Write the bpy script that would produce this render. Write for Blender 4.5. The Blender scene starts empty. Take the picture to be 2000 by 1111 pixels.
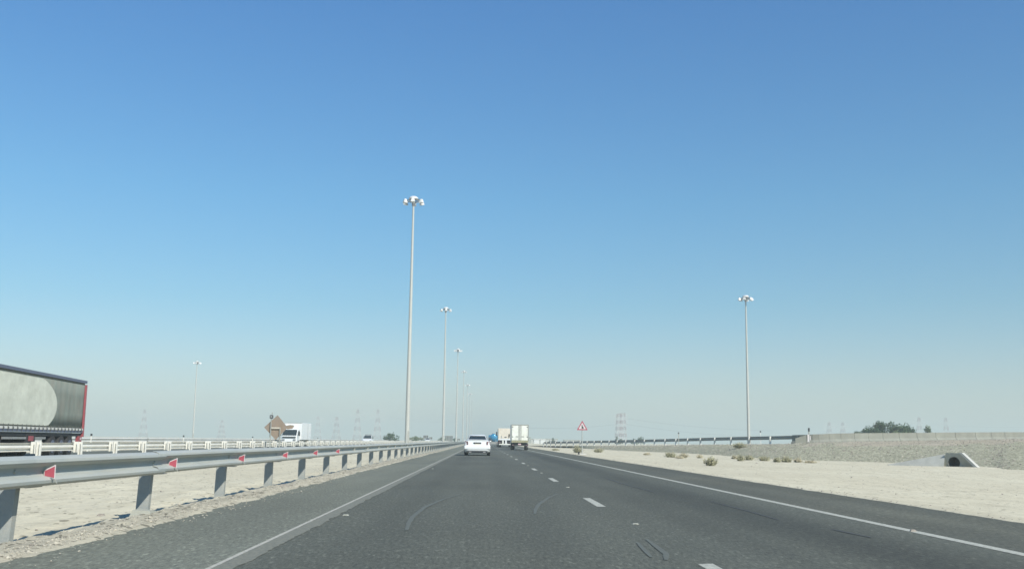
import bpy, math, random
from mathutils import Vector, Matrix, Euler, noise
R = math.radians
scn = bpy.context.scene
COL = scn.collection

# ------------------------------------------------------------------ camera
def make_camera():
    yaw, pitch, roll = R(1.52), R(8.68), 0.0129
    F = Vector((math.sin(yaw)*math.cos(pitch), math.cos(yaw)*math.cos(pitch), math.sin(pitch)))
    r0 = Vector((math.cos(yaw), -math.sin(yaw), 0)); u0 = r0.cross(F)
    r = r0*math.cos(roll)+u0*math.sin(roll); u = u0*math.cos(roll)-r0*math.sin(roll)
    cd = bpy.data.cameras.new('camera'); cam = bpy.data.objects.new('camera', cd); COL.objects.link(cam)
    m = Matrix((r, u, -F)).transposed().to_4x4(); m.translation = (0, 0, 1.05)
    cam.matrix_world = m
    cd.sensor_width = 36; cd.lens = 36.0; cd.clip_start = .1; cd.clip_end = 20000
    scn.camera = cam
make_camera()
# ------------------------------------------------------------------ light
SUN_AZ = math.atan2(.74, -.94)          # from +Y towards +X : behind and to the right
SUN_EL = R(39.5)
w = bpy.data.worlds.new('World'); scn.world = w; w.use_nodes = True
nt = w.node_tree; nt.nodes.clear()
sky = nt.nodes.new('ShaderNodeTexSky'); sky.sky_type = 'NISHITA'; sky.sun_disc = False
sky.sun_elevation = SUN_EL; sky.sun_rotation = SUN_AZ
sky.air_density = 1.0; sky.dust_density = 0.45; sky.ozone_density = 2.2; sky.altitude = 0
bgn = nt.nodes.new('ShaderNodeBackground'); bgn.inputs[1].default_value = 0.105
out = nt.nodes.new('ShaderNodeOutputWorld')
# the dry desert air: sky colour graded by elevation only, the same all the way round
tcw = nt.nodes.new('ShaderNodeTexCoord'); sxw = nt.nodes.new('ShaderNodeSeparateXYZ'); rpw = nt.nodes.new('ShaderNodeValToRGB')
nt.links.new(tcw.outputs['Generated'], sxw.inputs[0]); nt.links.new(sxw.outputs['Z'], rpw.inputs[0])
for i, (p_, c_) in enumerate([(0, (.66, .64, .70)), (.06, (.57, .645, .71)), (.13, (.43, .665, .74)), (.23, (.37, .71, .84)), (.41, (.31, .69, .96)), (1, (.22, .54, .84))]):
    e_ = rpw.color_ramp.elements[i] if i < 2 else rpw.color_ramp.elements.new(p_)
    e_.position = p_; e_.color = c_+(1,)
mxw = nt.nodes.new('ShaderNodeMix'); mxw.data_type = 'RGBA'; mxw.blend_type = 'MULTIPLY'; mxw.inputs['Factor'].default_value = 1
nt.links.new(sky.outputs[0], mxw.inputs['A']); nt.links.new(rpw.outputs[0], mxw.inputs['B'])
nt.links.new(mxw.outputs['Result'], bgn.inputs[0]); nt.links.new(bgn.outputs[0], out.inputs[0])
sd = bpy.data.lights.new('sun', 'SUN'); sd.energy = 4.5; sd.angle = R(.53); sd.color = (1, .955, .87)
so = bpy.data.objects.new('sun', sd); COL.objects.link(so)
sv = Vector((math.sin(SUN_AZ)*math.cos(SUN_EL), math.cos(SUN_AZ)*math.cos(SUN_EL), math.sin(SUN_EL)))
so.rotation_euler = sv.to_track_quat('Z', 'Y').to_euler(); so.location = (0, -20, 60)
scn.view_settings.view_transform = 'Standard'; scn.view_settings.look = 'None'
scn.view_settings.exposure = 0.6; scn.view_settings.gamma = 1
scn.view_settings.use_curve_mapping = False
scn.render.engine = 'CYCLES'
scn.cycles.use_denoising = True
scn.cycles.volume_bounces = 1; scn.cycles.max_bounces = 6
scn.cycles.filter_width = 1.6

# ------------------------------------------------------------------ helpers
def tag(o, label=None, cat=None, group=None, kind=None):
    if label: o['label'] = label
    if cat: o['category'] = cat
    if group: o['group'] = group
    if kind: o['kind'] = kind
    return o
def empty(name, loc, rz=0):
    o = bpy.data.objects.new(name, None); COL.objects.link(o)
    o.location = loc; o.rotation_euler = (0, 0, rz); o.empty_display_size = .3
    return o
def link(name, mesh, parent=None, loc=(0, 0, 0), rot=(0, 0, 0)):
    o = bpy.data.objects.new(name, mesh); COL.objects.link(o)
    o.location = loc; o.rotation_euler = rot
    if parent: o.parent = parent
    return o
def copy_tree(o, parent=None):
    c = o.copy(); COL.objects.link(c)
    if parent: c.parent = parent
    for ch in list(o.children): copy_tree(ch, c)
    return c

class MB:
    def __init__(s): s.v = []; s.f = []; s.m = []; s.mi = 0
    def add(s, vs, fs):
        n = len(s.v); s.v += [tuple(p) for p in vs]
        for f in fs: s.f.append(tuple(i+n for i in f)); s.m.append(s.mi)
    def box(s, x0, x1, y0, y1, z0, z1):
        s.add([(x0,y0,z0),(x1,y0,z0),(x1,y1,z0),(x0,y1,z0),(x0,y0,z1),(x1,y0,z1),(x1,y1,z1),(x0,y1,z1)],
              [(0,3,2,1),(4,5,6,7),(0,1,5,4),(1,2,6,5),(2,3,7,6),(3,0,4,7)])
        return s
    def bar(s, a, b, r, n=5, r2=None):
        a = Vector(a); b = Vector(b); d = (b-a).normalized(); r2 = r if r2 is None else r2
        p = d.orthogonal().normalized(); q = d.cross(p)
        vs = []
        for c, rr in ((a, r), (b, r2)):
            for i in range(n):
                t = 2*math.pi*i/n; vs.append(c+p*(rr*math.cos(t))+q*(rr*math.sin(t)))
        s.add(vs, [(i, (i+1) % n, n+(i+1) % n, n+i) for i in range(n)]+[tuple(range(n-1, -1, -1)), tuple(range(n, 2*n))])
        return s
    def loft(s, rings, cap=True):
        n = len(rings[0]); vs = [p for r in rings for p in r]; fs = []
        for k in range(len(rings)-1):
            for i in range(n):
                fs.append((k*n+i, k*n+(i+1) % n, (k+1)*n+(i+1) % n, (k+1)*n+i))
        if cap: fs += [tuple(range(n-1, -1, -1)), tuple((len(rings)-1)*n+i for i in range(n))]
        s.add(vs, fs); return s
    def prism_x(s, prof, x0, x1):      # prof: list of (y, z)
        return s.loft([[(x0, y, z) for y, z in prof], [(x1, y, z) for y, z in prof]])
    def prism_y(s, prof, y0, y1):      # prof: list of (x, z)
        return s.loft([[(x, y0, z) for x, z in prof], [(x, y1, z) for x, z in prof]])
    def cyl_x(s, x0, x1, y, z, r, n=20):
        return s.loft([[(x, y+r*math.cos(2*math.pi*i/n), z+r*math.sin(2*math.pi*i/n)) for i in range(n)] for x in (x0, x1)])
    def mesh(s, name, mat, smooth=False):
        me = bpy.data.meshes.new(name); me.from_pydata(s.v, [], s.f)
        for mm in (mat if isinstance(mat, (list, tuple)) else [mat]): me.materials.append(mm)
        if any(s.m): me.polygons.foreach_set('material_index', s.m)
        import bmesh
        bm = bmesh.new(); bm.from_mesh(me); bmesh.ops.recalc_face_normals(bm, faces=bm.faces); bm.to_mesh(me); bm.free()
        if smooth:
            me.polygons.foreach_set('use_smooth', [True]*len(me.polygons))
            me.set_sharp_from_angle(angle=R(38))
        me.update(); return me
    def build(s, name, mat, parent=None, loc=(0, 0, 0), rot=(0, 0, 0), smooth=False, bevel=0):
        o = link(name, s.mesh(name, mat, smooth), parent, loc, rot)
        if bevel:
            b = o.modifiers.new('bevel', 'BEVEL'); b.width = bevel; b.segments = 2; b.limit_method = 'ANGLE'
        return o

# ------------------------------------------------------------------ materials
def mat(name, col, rough=.6, metal=0, var=.12, scale=6, bump=0, bscale=40, dirt=None, dscale=2, damt=.4, coat=0, spec=.5, stretch=None, trans=0, coord='Object'):
    m = bpy.data.materials.new(name); m.use_nodes = True
    t = m.node_tree; N = t.nodes; L = t.links
    b = N['Principled BSDF']
    b.inputs['Roughness'].default_value = rough; b.inputs['Metallic'].default_value = metal
    b.inputs['Coat Weight'].default_value = coat; b.inputs['Specular IOR Level'].default_value = spec
    b.inputs['Transmission Weight'].default_value = trans
    tc = N.new('ShaderNodeTexCoord'); mp = N.new('ShaderNodeMapping')
    if stretch: mp.inputs['Scale'].default_value = stretch
    if coord == 'World':
        gm = N.new('ShaderNodeNewGeometry'); L.new(gm.outputs['Position'], mp.inputs[0])
    else: L.new(tc.outputs['Object'], mp.inputs[0])
    n = N.new('ShaderNodeTexNoise'); n.inputs['Scale'].default_value = scale; n.inputs['Detail'].default_value = 6
    n.inputs['Roughness'].default_value = .65
    L.new(mp.outputs[0], n.inputs['Vector'])
    r = N.new('ShaderNodeValToRGB'); r.color_ramp.elements[0].position = .3; r.color_ramp.elements[1].position = .7
    r.color_ramp.elements[0].color = tuple(c*(1-var) for c in col)+(1,)
    r.color_ramp.elements[1].color = tuple(min(1, c*(1+var)) for c in col)+(1,)
    L.new(n.outputs['Fac'], r.inputs[0]); src = r.outputs[0]
    if dirt:
        n2 = N.new('ShaderNodeTexNoise'); n2.inputs['Scale'].default_value = dscale; n2.inputs['Detail'].default_value = 8
        n2.inputs['Roughness'].default_value = .7
        L.new(mp.outputs[0], n2.inputs['Vector'])
        r2 = N.new('ShaderNodeValToRGB'); r2.color_ramp.elements[0].position = .45; r2.color_ramp.elements[1].position = .72
        r2.color_ramp.elements[0].color = (0, 0, 0, 1); r2.color_ramp.elements[1].color = (damt,)*3+(1,)
        L.new(n2.outputs['Fac'], r2.inputs[0])
        mx = N.new('ShaderNodeMix'); mx.data_type = 'RGBA'; L.new(r2.outputs[0], mx.inputs['Factor'])
        L.new(src, mx.inputs['A']); mx.inputs['B'].default_value = tuple(dirt)+(1,); src = mx.outputs['Result']
    L.new(src, b.inputs['Base Color'])
    if bump:
        n3 = N.new('ShaderNodeTexNoise'); n3.inputs['Scale'].default_value = bscale; n3.inputs['Detail'].default_value = 5
        L.new(mp.outputs[0], n3.inputs['Vector'])
        bp = N.new('ShaderNodeBump'); bp.inputs['Strength'].default_value = bump; bp.inputs['Distance'].default_value = .02
        L.new(n3.outputs['Fac'], bp.inputs['Height']); L.new(bp.outputs[0], b.inputs['Normal'])
    return m
DUST = (.42, .37, .28)
galv = mat('galvanised_steel', (.335, .36, .335), .55, .1, .1, 3, .1, 60, DUST, 1.6, .35, stretch=(1, .3, 1))
galv_bright = mat('white_weathered_steel', (.62, .62, .57), .5, .1, .08, 3, .1, 60, DUST, 1.2, .4, stretch=(1, .3, 1))
post_steel = mat('dusty_post_steel', (.27, .285, .265), .6, .2, .12, 5, .2, 50, DUST, 3, .5)
pole_paint = mat('pale_pole_paint', (.40, .41, .375), .5, .1, .06, 2, 0, 40, DUST, 1, .2)
lamp_paint = mat('white_lamp_housing', (.58, .59, .57), .4, 0, .04)
lamp_under = mat('grey_lamp_frame', (.22, .23, .24), .5, .3)
white_paint = mat('white_car_paint', (.68, .70, .69), .25, 0, .02, coat=.6)
white_dirty = mat('dusty_white_panel', (.70, .72, .64), .5, 0, .06, 2, 0, 40, (.42, .38, .28), 1.5, .5)
cream = mat('cream_truck_panel', (.62, .57, .47), .55, 0, .06, 2, 0, 40, (.4, .34, .24), 1.5, .5)
glass = mat('dark_window_glass', (.018, .028, .03), .06, 0, .1, spec=.8)
rubber = mat('black_tyre_rubber', (.02, .02, .021), .85, 0, .3, 20)
under = mat('dark_chassis_metal', (.022, .025, .028), .7, .2, .3)
steel = mat('wheel_rim_steel', (.35, .35, .34), .4, .6)
tail_red = mat('red_tail_lamp_plastic', (.16, .095, .10), .25, 0, .1, 8, coat=.4)
red_paint = mat('faded_red_paint', (.27, .06, .07), .5, 0, .12, 3)
refl_red = mat('red_reflective_sheet', (.34, .065, .09), .45, 0, .05, 20)
refl_white = mat('white_reflective_sheet', (.52, .49, .48), .5, 0, .04)
curtain_m = mat('grey_green_curtain_fabric', (.165, .19, .16), .8, 0, .22, 1.6, .35, 5, (.22, .18, .145), 1.3, .5, stretch=(1, 1.3, .5))
emblem_m = mat('pale_printed_curtain_fabric', (.50, .52, .44), .8, 0, .12, 2.0, .35, 5, (.34, .355, .29), .7, .6, stretch=(1, .8, 1.1))
blue_rail = mat('slate_blue_rail_paint', (.085, .10, .145), .5, .1, .1)
blue_tank = mat('glossy_blue_tank_paint', (.03, .21, .36), .15, .1, .04, coat=1)
sign_back = mat('brown_weathered_sign_back', (.215, .165, .12), .7, 0, .1, 2, 0, 40, (.19, .18, .17), .8, .6)
wood_pale = mat('pale_dusty_bracket', (.42, .39, .32), .7, 0, .1)
black_paint = mat('black_sign_symbol', (.02, .02, .02), .6)
concrete = mat('grey_concrete', (.31, .315, .265), .85, 0, .1, 1.5, .3, 20, (.22, .22, .2), .7, .5)
concrete_lit = mat('pale_lit_concrete', (.40, .40, .365), .85, 0, .1, 3, .3, 20)  # paler copy of the grey concrete; carries the wing wall's sunlight in its colour
concrete_apron = mat('pale_apron_concrete', (.46, .455, .39), .9, 0, .1, 2, .3, 20, (.33, .32, .27), .8, .5)
pipe_dark = mat('shaded_pipe_concrete', (.11, .12, .12), .9)  # shade inside the culvert pipe put into the colour
bark = mat('brown_bark', (.13, .10, .07), .9, 0, .3, 8)
tuft_m = mat('dry_straw_shrub', (.38, .345, .235), .9, 0, .3, 5)
tuft_g = mat('dull_olive_shrub', (.285, .275, .175), .9, 0, .35, 5)
stone_m = mat('pale_limestone_chips', (.36, .335, .27), .9, 0, .25, 30)
stone_d = mat('brown_grey_chips', (.22, .20, .17), .9, 0, .3, 30)
pyl_red = mat('faded_red_pylon_paint', (.22, .12, .12), .7)
pyl_white = mat('grey_pylon_steel', (.50, .48, .47), .7)
cable_m = mat('dark_power_cable', (.08, .08, .08), .7)
post_dark = mat('dark_grey_buckle', (.10, .11, .11), .6, .3)
yellowish = mat('pale_yellow_number_plate', (.65, .62, .5), .5)
pink_plate = mat('pinkish_number_plate', (.6, .45, .45), .5)
amber = mat('amber_lamp_plastic', (.6, .25, .04), .3)

def leaf_mat(name, c1, c2):
    m = bpy.data.materials.new(name); m.use_nodes = True; t = m.node_tree; N = t.nodes; L = t.links
    b = N['Principled BSDF']; b.inputs['Roughness'].default_value = .75; b.inputs['Specular IOR Level'].default_value = .2
    g = N.new('ShaderNodeNewGeometry'); r = N.new('ShaderNodeValToRGB')
    r.color_ramp.elements[0].color = tuple(c1)+(1,); r.color_ramp.elements[1].color = tuple(c2)+(1,)
    L.new(g.outputs['Random Per Island'], r.inputs[0]); L.new(r.outputs[0], b.inputs['Base Color'])
    return m
leaf_dark = leaf_mat('dark_green_leaves', (.014, .032, .015), (.04, .07, .028))
leaf_pale = leaf_mat('pale_green_leaves', (.06, .09, .045), (.12, .15, .075))

def road_mat(name, base, tracks, warm=0.0):
    """asphalt: aggregate speckle, long lanes of wheel polish, blotches, fine dust"""
    m = bpy.data.materials.new(name); m.use_nodes = True; t = m.node_tree; N = t.nodes; L = t.links
    b = N['Principled BSDF']; b.inputs['Roughness'].default_value = .82; b.inputs['Specular IOR Level'].default_value = .35
    g = N.new('ShaderNodeNewGeometry')
    def nz(scale, sc=(1, 1, 1), det=4, rough=.6):
        mp = N.new('ShaderNodeMapping'); mp.inputs['Scale'].default_value = sc; L.new(g.outputs['Position'], mp.inputs[0])
        n = N.new('ShaderNodeTexNoise'); n.inputs['Scale'].default_value = scale; n.inputs['Detail'].default_value = det
        n.inputs['Roughness'].default_value = rough; L.new(mp.outputs[0], n.inputs['Vector']); return n.outputs['Fac']
    def mapr(v, a, bb, c, d):
        r = N.new('ShaderNodeMapRange'); L.new(v, r.inputs[0])
        for i, q in enumerate((a, bb, c, d)): r.inputs[i+1].default_value = q
        return r.outputs[0]
    def mul(a, bb, op='MULTIPLY'):
        n = N.new('ShaderNodeMath'); n.operation = op
        for i, q in enumerate((a, bb)):
            if isinstance(q, (int, float)): n.inputs[i].default_value = q
            else: L.new(q, n.inputs[i])
        return n.outputs[0]
    f = mapr(nz(30, (1, .2, 1), 5, .9), .36, .64, .50, 1.52)            # aggregate grain
    vor = N.new('ShaderNodeTexVoronoi'); vor.inputs['Scale'].default_value = 26; vmp = N.new('ShaderNodeMapping'); vmp.inputs['Scale'].default_value = (1.5, .5, 1); L.new(g.outputs['Position'], vmp.inputs[0]); L.new(vmp.outputs[0], vor.inputs['Vector'])
    sep = N.new('ShaderNodeSeparateColor'); L.new(vor.outputs['Color'], sep.inputs[0])
    f = mul(f, mapr(sep.outputs[0], .9, 1, 1, 1.6))                # bright chips
    f = mul(f, mapr(nz(.35, (1, .25, 1), 5), .3, .7, .84, 1.16))
    f = mul(f, mapr(nz(1.1, (1, .02, 1), 3), .3, .7, .93, 1.07))       # long streaks along the road
    f = mul(f, mapr(nz(.09, (.6, 1, 1), 3), .3, .7, .94, 1.06))
    sx = N.new('ShaderNodeSeparateXYZ'); L.new(g.outputs['Position'], sx.inputs[0])
    wob = mul(nz(.06, (0, 1, 0), 2), .5)
    for cx, wd, amt in tracks:
        d = mul(mul(sx.outputs[0], wob, 'ADD'), cx+.25, 'SUBTRACT')
        d = mul(d, 0, 'ADD'); ab = N.new('ShaderNodeMath'); ab.operation = 'ABSOLUTE'; L.new(d, ab.inputs[0])
        mr = N.new('ShaderNodeMapRange'); mr.interpolation_type = 'SMOOTHSTEP'; L.new(ab.outputs[0], mr.inputs[0])
        mr.inputs[1].default_value = 0; mr.inputs[2].default_value = wd; mr.inputs[3].default_value = amt; mr.inputs[4].default_value = 1
        f = mul(f, mr.outputs[0])
    c = N.new('ShaderNodeMix'); c.data_type = 'RGBA'; L.new(nz(.5, (1, .3, 1), 4), c.inputs['Factor'])
    c.inputs['A'].default_value = (base*.98, base*1.065, base*.86, 1); c.inputs['B'].default_value = (base*(1.03+warm), base*1.065, base*(.80-warm), 1)
    vm = N.new('ShaderNodeVectorMath'); vm.operation = 'SCALE'; L.new(c.outputs['Result'], vm.inputs[0]); L.new(f, vm.inputs['Scale'])
    L.new(vm.outputs[0], b.inputs['Base Color'])
    bp = N.new('ShaderNodeBump'); bp.inputs['Strength'].default_value = .5; bp.inputs['Distance'].default_value = .01
    L.new(nz(70, (1, 1, 1), 2), bp.inputs['Height']); L.new(bp.outputs[0], b.inputs['Normal'])
    return m
road_m = road_mat('lane_asphalt', .080, [(-1.05, .6, .90), (.7, .6, .91), (2.9, .5, .86), (4.05, 1.2, .66), (5.3, .25, 1.12)])
shoulder_m = road_mat('shoulder_asphalt', .128, [], .01)
shoulder_r_m = road_mat('right_shoulder_asphalt', .078, [(6.6, .5, 1.12)], .06)
opp_m = road_mat('opposite_asphalt', .08, [])

def sand_mat(name, c1, c2, dark, pebble=1.0, coarse=False, rock=None):
    m = bpy.data.materials.new(name); m.use_nodes = True; t = m.node_tree; N = t.nodes; L = t.links
    b = N['Principled BSDF']; b.inputs['Roughness'].default_value = .95; b.inputs['Specular IOR Level'].default_value = .1
    g = N.new('ShaderNodeNewGeometry')
    def nz(scale, sc=(1, 1, 1), det=5, rough=.6):
        mp = N.new('ShaderNodeMapping'); mp.inputs['Scale'].default_value = sc; L.new(g.outputs['Position'], mp.inputs[0])
        n = N.new('ShaderNodeTexNoise'); n.inputs['Scale'].default_value = scale; n.inputs['Detail'].default_value = det
        n.inputs['Roughness'].default_value = rough; L.new(mp.outputs[0], n.inputs['Vector']); return n.outputs['Fac']
    def ramp(v, a, bb):
        r = N.new('ShaderNodeMapRange'); L.new(v, r.inputs[0]); r.inputs[1].default_value = a; r.inputs[2].default_value = bb; return r.outputs[0]
    def mix(f, a, bb):
        c = N.new('ShaderNodeMix'); c.data_type = 'RGBA'; L.new(f, c.inputs['Factor'])
        for k, q in (('A', a), ('B', bb)):
            if isinstance(q, tuple): c.inputs[k].default_value = q+(1,)
            else: L.new(q, c.inputs[k])
        return c.outputs['Result']
    c = mix(ramp(nz(.35, (.6, .35, 1)), .32, .68), c1, c2)
    c = mix(ramp(nz(2.2, (1, .35, 1), 6), .50, .78), c, dark)
    c = mix(ramp(nz(1.6, (1, .05, 1), 4), .50, .70), c, tuple(q*.90 for q in c1))
    c = mix(ramp(nz(.13, (1, .5, 1), 3), .50, .66), c, tuple(q*.93 for q in c1))
    sc = 9 if coarse else 16
    v = N.new('ShaderNodeTexVoronoi'); v.inputs['Scale'].default_value = sc; L.new(g.outputs['Position'], v.inputs['Vector'])
    se = N.new('ShaderNodeSeparateColor'); L.new(v.outputs['Color'], se.inputs[0])
    if coarse:
        r0, r1, r2 = rock
        cc = mix(se.outputs[0], r0, r1)
        cc = mix(ramp(se.outputs[1], .82, .86), cc, r2)
        c = mix(ramp(nz(.22, (.5, .5, 1), 5), .35, .55), cc, c) if coarse == 'part' else cc
    else:
        c = mix(ramp(se.outputs[0], 1-.03*pebble, 1.001-.02*pebble), c, tuple(q*.45 for q in c1))
    L.new(c, b.inputs['Base Color'])
    bp = N.new('ShaderNodeBump'); bp.inputs['Strength'].default_value = .6; bp.inputs['Distance'].default_value = .04 if not coarse else .12
    L.new(nz(9 if not coarse else 7, (1, 1, 1), 6), bp.inputs['Height']); L.new(bp.outputs[0], b.inputs['Normal'])
    return m
sand_m = sand_mat('pale_desert_sand', (.49, .455, .34), (.53, .50, .38), (.37, .34, .25))
berm_m = sand_mat('gritty_berm_soil', (.35, .33, .255), (.45, .42, .325), (.24, .22, .175), 6)
emb_m = sand_mat('grey_gravel_slope', (.3, .27, .22), (.34, .31, .25), (.2, .19, .16), coarse=True, rock=((.17, .168, .115), (.36, .352, .255), (.49, .47, .345)))
embtop_m = sand_mat('sandy_gravel_slope_top', (.36, .32, .24), (.4, .36, .28), (.27, .24, .19), 2)

def line_mat(name, col, under_col, wear):
    m = mat(name, col, .7, 0, .08, 12)
    t = m.node_tree; N = t.nodes; L = t.links; b = N['Principled BSDF']
    g = N.new('ShaderNodeNewGeometry'); n = N.new('ShaderNodeTexNoise'); n.inputs['Scale'].default_value = 22; n.inputs['Detail'].default_value = 8
    n.inputs['Roughness'].default_value = .75
    L.new(g.outputs['Position'], n.inputs['Vector'])
    r = N.new('ShaderNodeMapRange'); L.new(n.outputs['Fac'], r.inputs[0]); r.inputs[1].default_value = .5-wear*.2; r.inputs[2].default_value = .72-wear*.2
    x = N.new('ShaderNodeMix'); x.data_type = 'RGBA'; L.new(r.outputs[0], x.inputs['Factor'])
    src = b.inputs['Base Color'].links[0].from_socket
    L.new(src, x.inputs['A']); x.inputs['B'].default_value = under_col+(1,); L.new(x.outputs['Result'], b.inputs['Base Color'])
    return m
line_white = line_mat('worn_white_road_paint', (.41, .415, .35), (.14, .14, .12), .2)
line_edge = line_mat('faded_left_edge_paint', (.40, .39, .33), (.2, .19, .155), .2)
line_tan = line_mat('dust_caked_old_paint', (.20, .195, .145), (.115, .12, .095), .55)
scuff_m = line_mat('pale_tyre_scuff', (.104, .112, .088), (.085, .09, .075), .45)

# ------------------------------------------------------------------ terrain
def sstep(a, b, x):
    t = max(0, min(1, (x-a)/(b-a))); return t*t*(3-2*t)
def ground_h(x, y):
    nn = lambda s, o=0: noise.noise(Vector((x*s+o, y*s, o)))
    if y < 120:
        jag = .10*nn(1.3, 3)+.07*nn(4.1, 8)+.10*nn(.35, 1)
    else: jag = 0
    near = 1 if y < 150 else max(0, 1-(y-150)/100)
    h = -.05
    if x < 0:
        xe = -3.86+jag
        berm = sstep(xe+.13, xe-.2, x)*.078                        # rise beside the asphalt
        crest = (.03*nn(2.3, 5)+.03*nn(6, 6)+.015*nn(13, 2))*near
        h = -.05+berm+(crest if x < xe-.1 else 0)*sstep(xe-.05, xe-.4, x)
        xd = -4.55+.12*nn(.9, 12)+.06*nn(3.3, 2)
        h -= .03*sstep(-4.05, -4.6, x)*near
        h -= .11*sstep(xd-.06, xd-.36, x)+.17*sstep(-5.4, -8.5, x)
        if x < -5.6: h += (.05*nn(.25, 4)+.012*nn(2.5, 7))*near*sstep(-5.2, -6.5, x)
        h += .26*sstep(-14.5, -16.9, x)
        if -26.8 < x < -17.2: h = -.05
        if x <= -26.8: h = -.03+(.06*nn(.05, 9)+.02)*sstep(-26.8, -32, x)
    elif x > 6:
        xe = 7.52+jag*.5
        h = -.05+sstep(xe-.1, xe+.22, x)*.062
        if x > 7.8: h += (.035*nn(.22, 4)+.012*nn(1.9, 7))*near*sstep(7.8, 9.5, x)+.01*nn(5, 3)*near
    return h
def axis(parts):
    r = []
    for a, b, st in parts:
        n = max(1, round((b-a)/st)); r += [a+(b-a)*i/n for i in range(n)]
    r.append(parts[-1][1]); return r
xs = axis([(-4500, -400, 820), (-400, -60, 34), (-60, -27.5, 2.5), (-27.5, -26, .3), (-26, -18, 4), (-18, -16, .4), (-16, -8, .5), (-8, -5.6, .2),
           (-5.6, -3.3, .055), (-3.3, 7.2, 2.6), (7.2, 8.1, .06), (8.1, 14, .25), (14, 30, .6), (30, 80, 5), (80, 500, 60), (500, 4500, 800)])
ys = axis([(-200, -10, 38), (-10, 3, 1.3), (3, 30, .085), (30, 60, .25), (60, 150, 1.0), (150, 400, 12), (400, 1200, 80), (1200, 4500, 550)])
gv = []; gf = []
for y in ys:
    for x in xs: gv.append((x, y, ground_h(x, y)))
nx = len(xs)
for j in range(len(ys)-1):
    for i in range(nx-1):
        gf.append((j*nx+i, j*nx+i+1, (j+1)*nx+i+1, (j+1)*nx+i))
me = bpy.data.meshes.new('ground'); me.from_pydata(gv, [], gf); me.materials.append(sand_m); me.materials.append(berm_m)
gm_ = []
for f_ in gf:
    x_ = (gv[f_[0]][0]+gv[f_[1]][0])/2; y_ = gv[f_[0]][1]
    e_ = -4.66+.22*noise.noise(Vector((1, y_*.8, 3)))+.12*noise.noise(Vector((x_*4, y_*3, 8)))
    gm_.append(1 if (e_ < x_ < -3.3 and y_ < 400) else 0)
me.polygons.foreach_set('material_index', gm_)
me.polygons.foreach_set('use_smooth', [True]*len(me.polygons))
tag(link('ground', me), 'pale desert sand stretching from both road verges to the horizon', kind='structure')

def sheet(name, x0, x1, y0, y1, z, m, label, parent=None):
    b = MB(); n = max(1, int((y1-y0)/60)) if y1-y0 > 100 else 1
    vs = []; fs = []
    for i in range(n+1):
        y = y0+(y1-y0)*i/n; vs += [(x0, y, z), (x1, y, z)]
    for i in range(n): fs.append((2*i, 2*i+1, 2*i+3, 2*i+2))
    b.add(vs, fs); o = b.build(name, m, parent)
    if not parent: tag(o, label, kind='structure')
    return o
sheet('left_shoulder', -4.15, -2.14, -60, 2800, 0, shoulder_m, 'grey asphalt shoulder between guardrail and left edge line')
sheet('road', -2.14, 5.46, -60, 2800, .001, road_m, 'dark two lane asphalt carriageway')
sheet('right_shoulder', 5.46, 7.85, -60, 2800, 0, shoulder_r_m, 'asphalt shoulder right of the white edge line')
sheet('opposite_road', -26.7, -17.3, -60, 2800, 0, opp_m, 'opposite carriageway beyond the sandy median')
# markings (4 mm steps)
sheet('left_edge_line', -2.215, -2.17, -60, 1500, .005, line_edge, 'faded narrow white edge line left of the lanes')
def ragged_strip():
    vs = []; fs = []; y = -20.0; k = 0
    while y < 240:
        e = noise.noise(Vector((3, y*1.9, 1)))*.045+noise.noise(Vector((9, y*7, 1)))*.03+noise.noise(Vector((2, y*.25, 5)))*.02
        vs += [(-2.168+.3*e*(y < 60), y, .0055), (-1.985+e, y, .0055)]; y += .09 if 0 < y < 30 else (.5 if y < 80 else 20)
    n = len(vs)//2
    for i in range(n-1): fs.append((2*i, 2*i+1, 2*i+3, 2*i+2))
    b = MB(); b.add(vs, fs); tag(b.build('old_edge_line', line_tan), 'wide dusty tan strip of old paint beside the left edge line', kind='structure')
ragged_strip()
sheet('right_edge_line', 5.31, 5.46, -60, 1500, .005, line_white, 'clean white edge line right of the lanes')
sheet('opposite_edge_line', -18.5, -18.35, -60, 1500, .005, line_white, 'white edge line of the opposite carriageway by its barrier')
sheet('far_edge_line', -25.75, -25.6, -60, 1500, .005, line_white, 'outer white edge line of the opposite carriageway')
dm = None
for k in range(48):
    y0 = -3.8+10.46*k
    b = MB(); L_ = 2.6
    jx = [(1.90, y0), (2.05, y0+.03), (2.05, y0+L_), (1.91, y0+L_-.05)]
    b.add([(x, y, .005) for x, y in jx], [(0, 1, 2, 3)])
    tag(b.build('lane_dash', line_white), 'white painted dash of the broken line between the two lanes', group='lane dashes', kind='structure')
tar_m = line_mat('dark_tar_streak', (.05, .052, .049), (.075, .079, .07), .6)
def scuff(pts, w_, label, m=None):
    vs = []; fs = []
    P = [Vector((x, y, .0062)) for x, y in pts]
    sub = []
    for i in range(len(P)-1):
        for k in range(6): sub.append(P[i].lerp(P[i+1], k/6))
    sub.append(P[-1])
    for i, p in enumerate(sub):
        d = (sub[min(i+1, len(sub)-1)]-sub[max(i-1, 0)]).normalized(); n = Vector((-d.y, d.x, 0))
        ww = w_*(.55+.45*math.sin(math.pi*i/(len(sub)-1)))*(1+.3*noise.noise(p*3))
        vs += [p-n*ww, p+n*ww]
    for i in range(len(sub)-1): fs.append((2*i, 2*i+1, 2*i+3, 2*i+2))
    b = MB(); b.add(vs, fs); tag(b.build('tyre_mark', m or scuff_m), label, kind='structure')
scuff([(-.87, 12.3), (-.92, 13.4), (-.94, 14.4), (-.89, 16.5), (-.69, 18.7), (-.4, 20.6)], .035, 'long pale curved tyre mark in the left lane')
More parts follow.
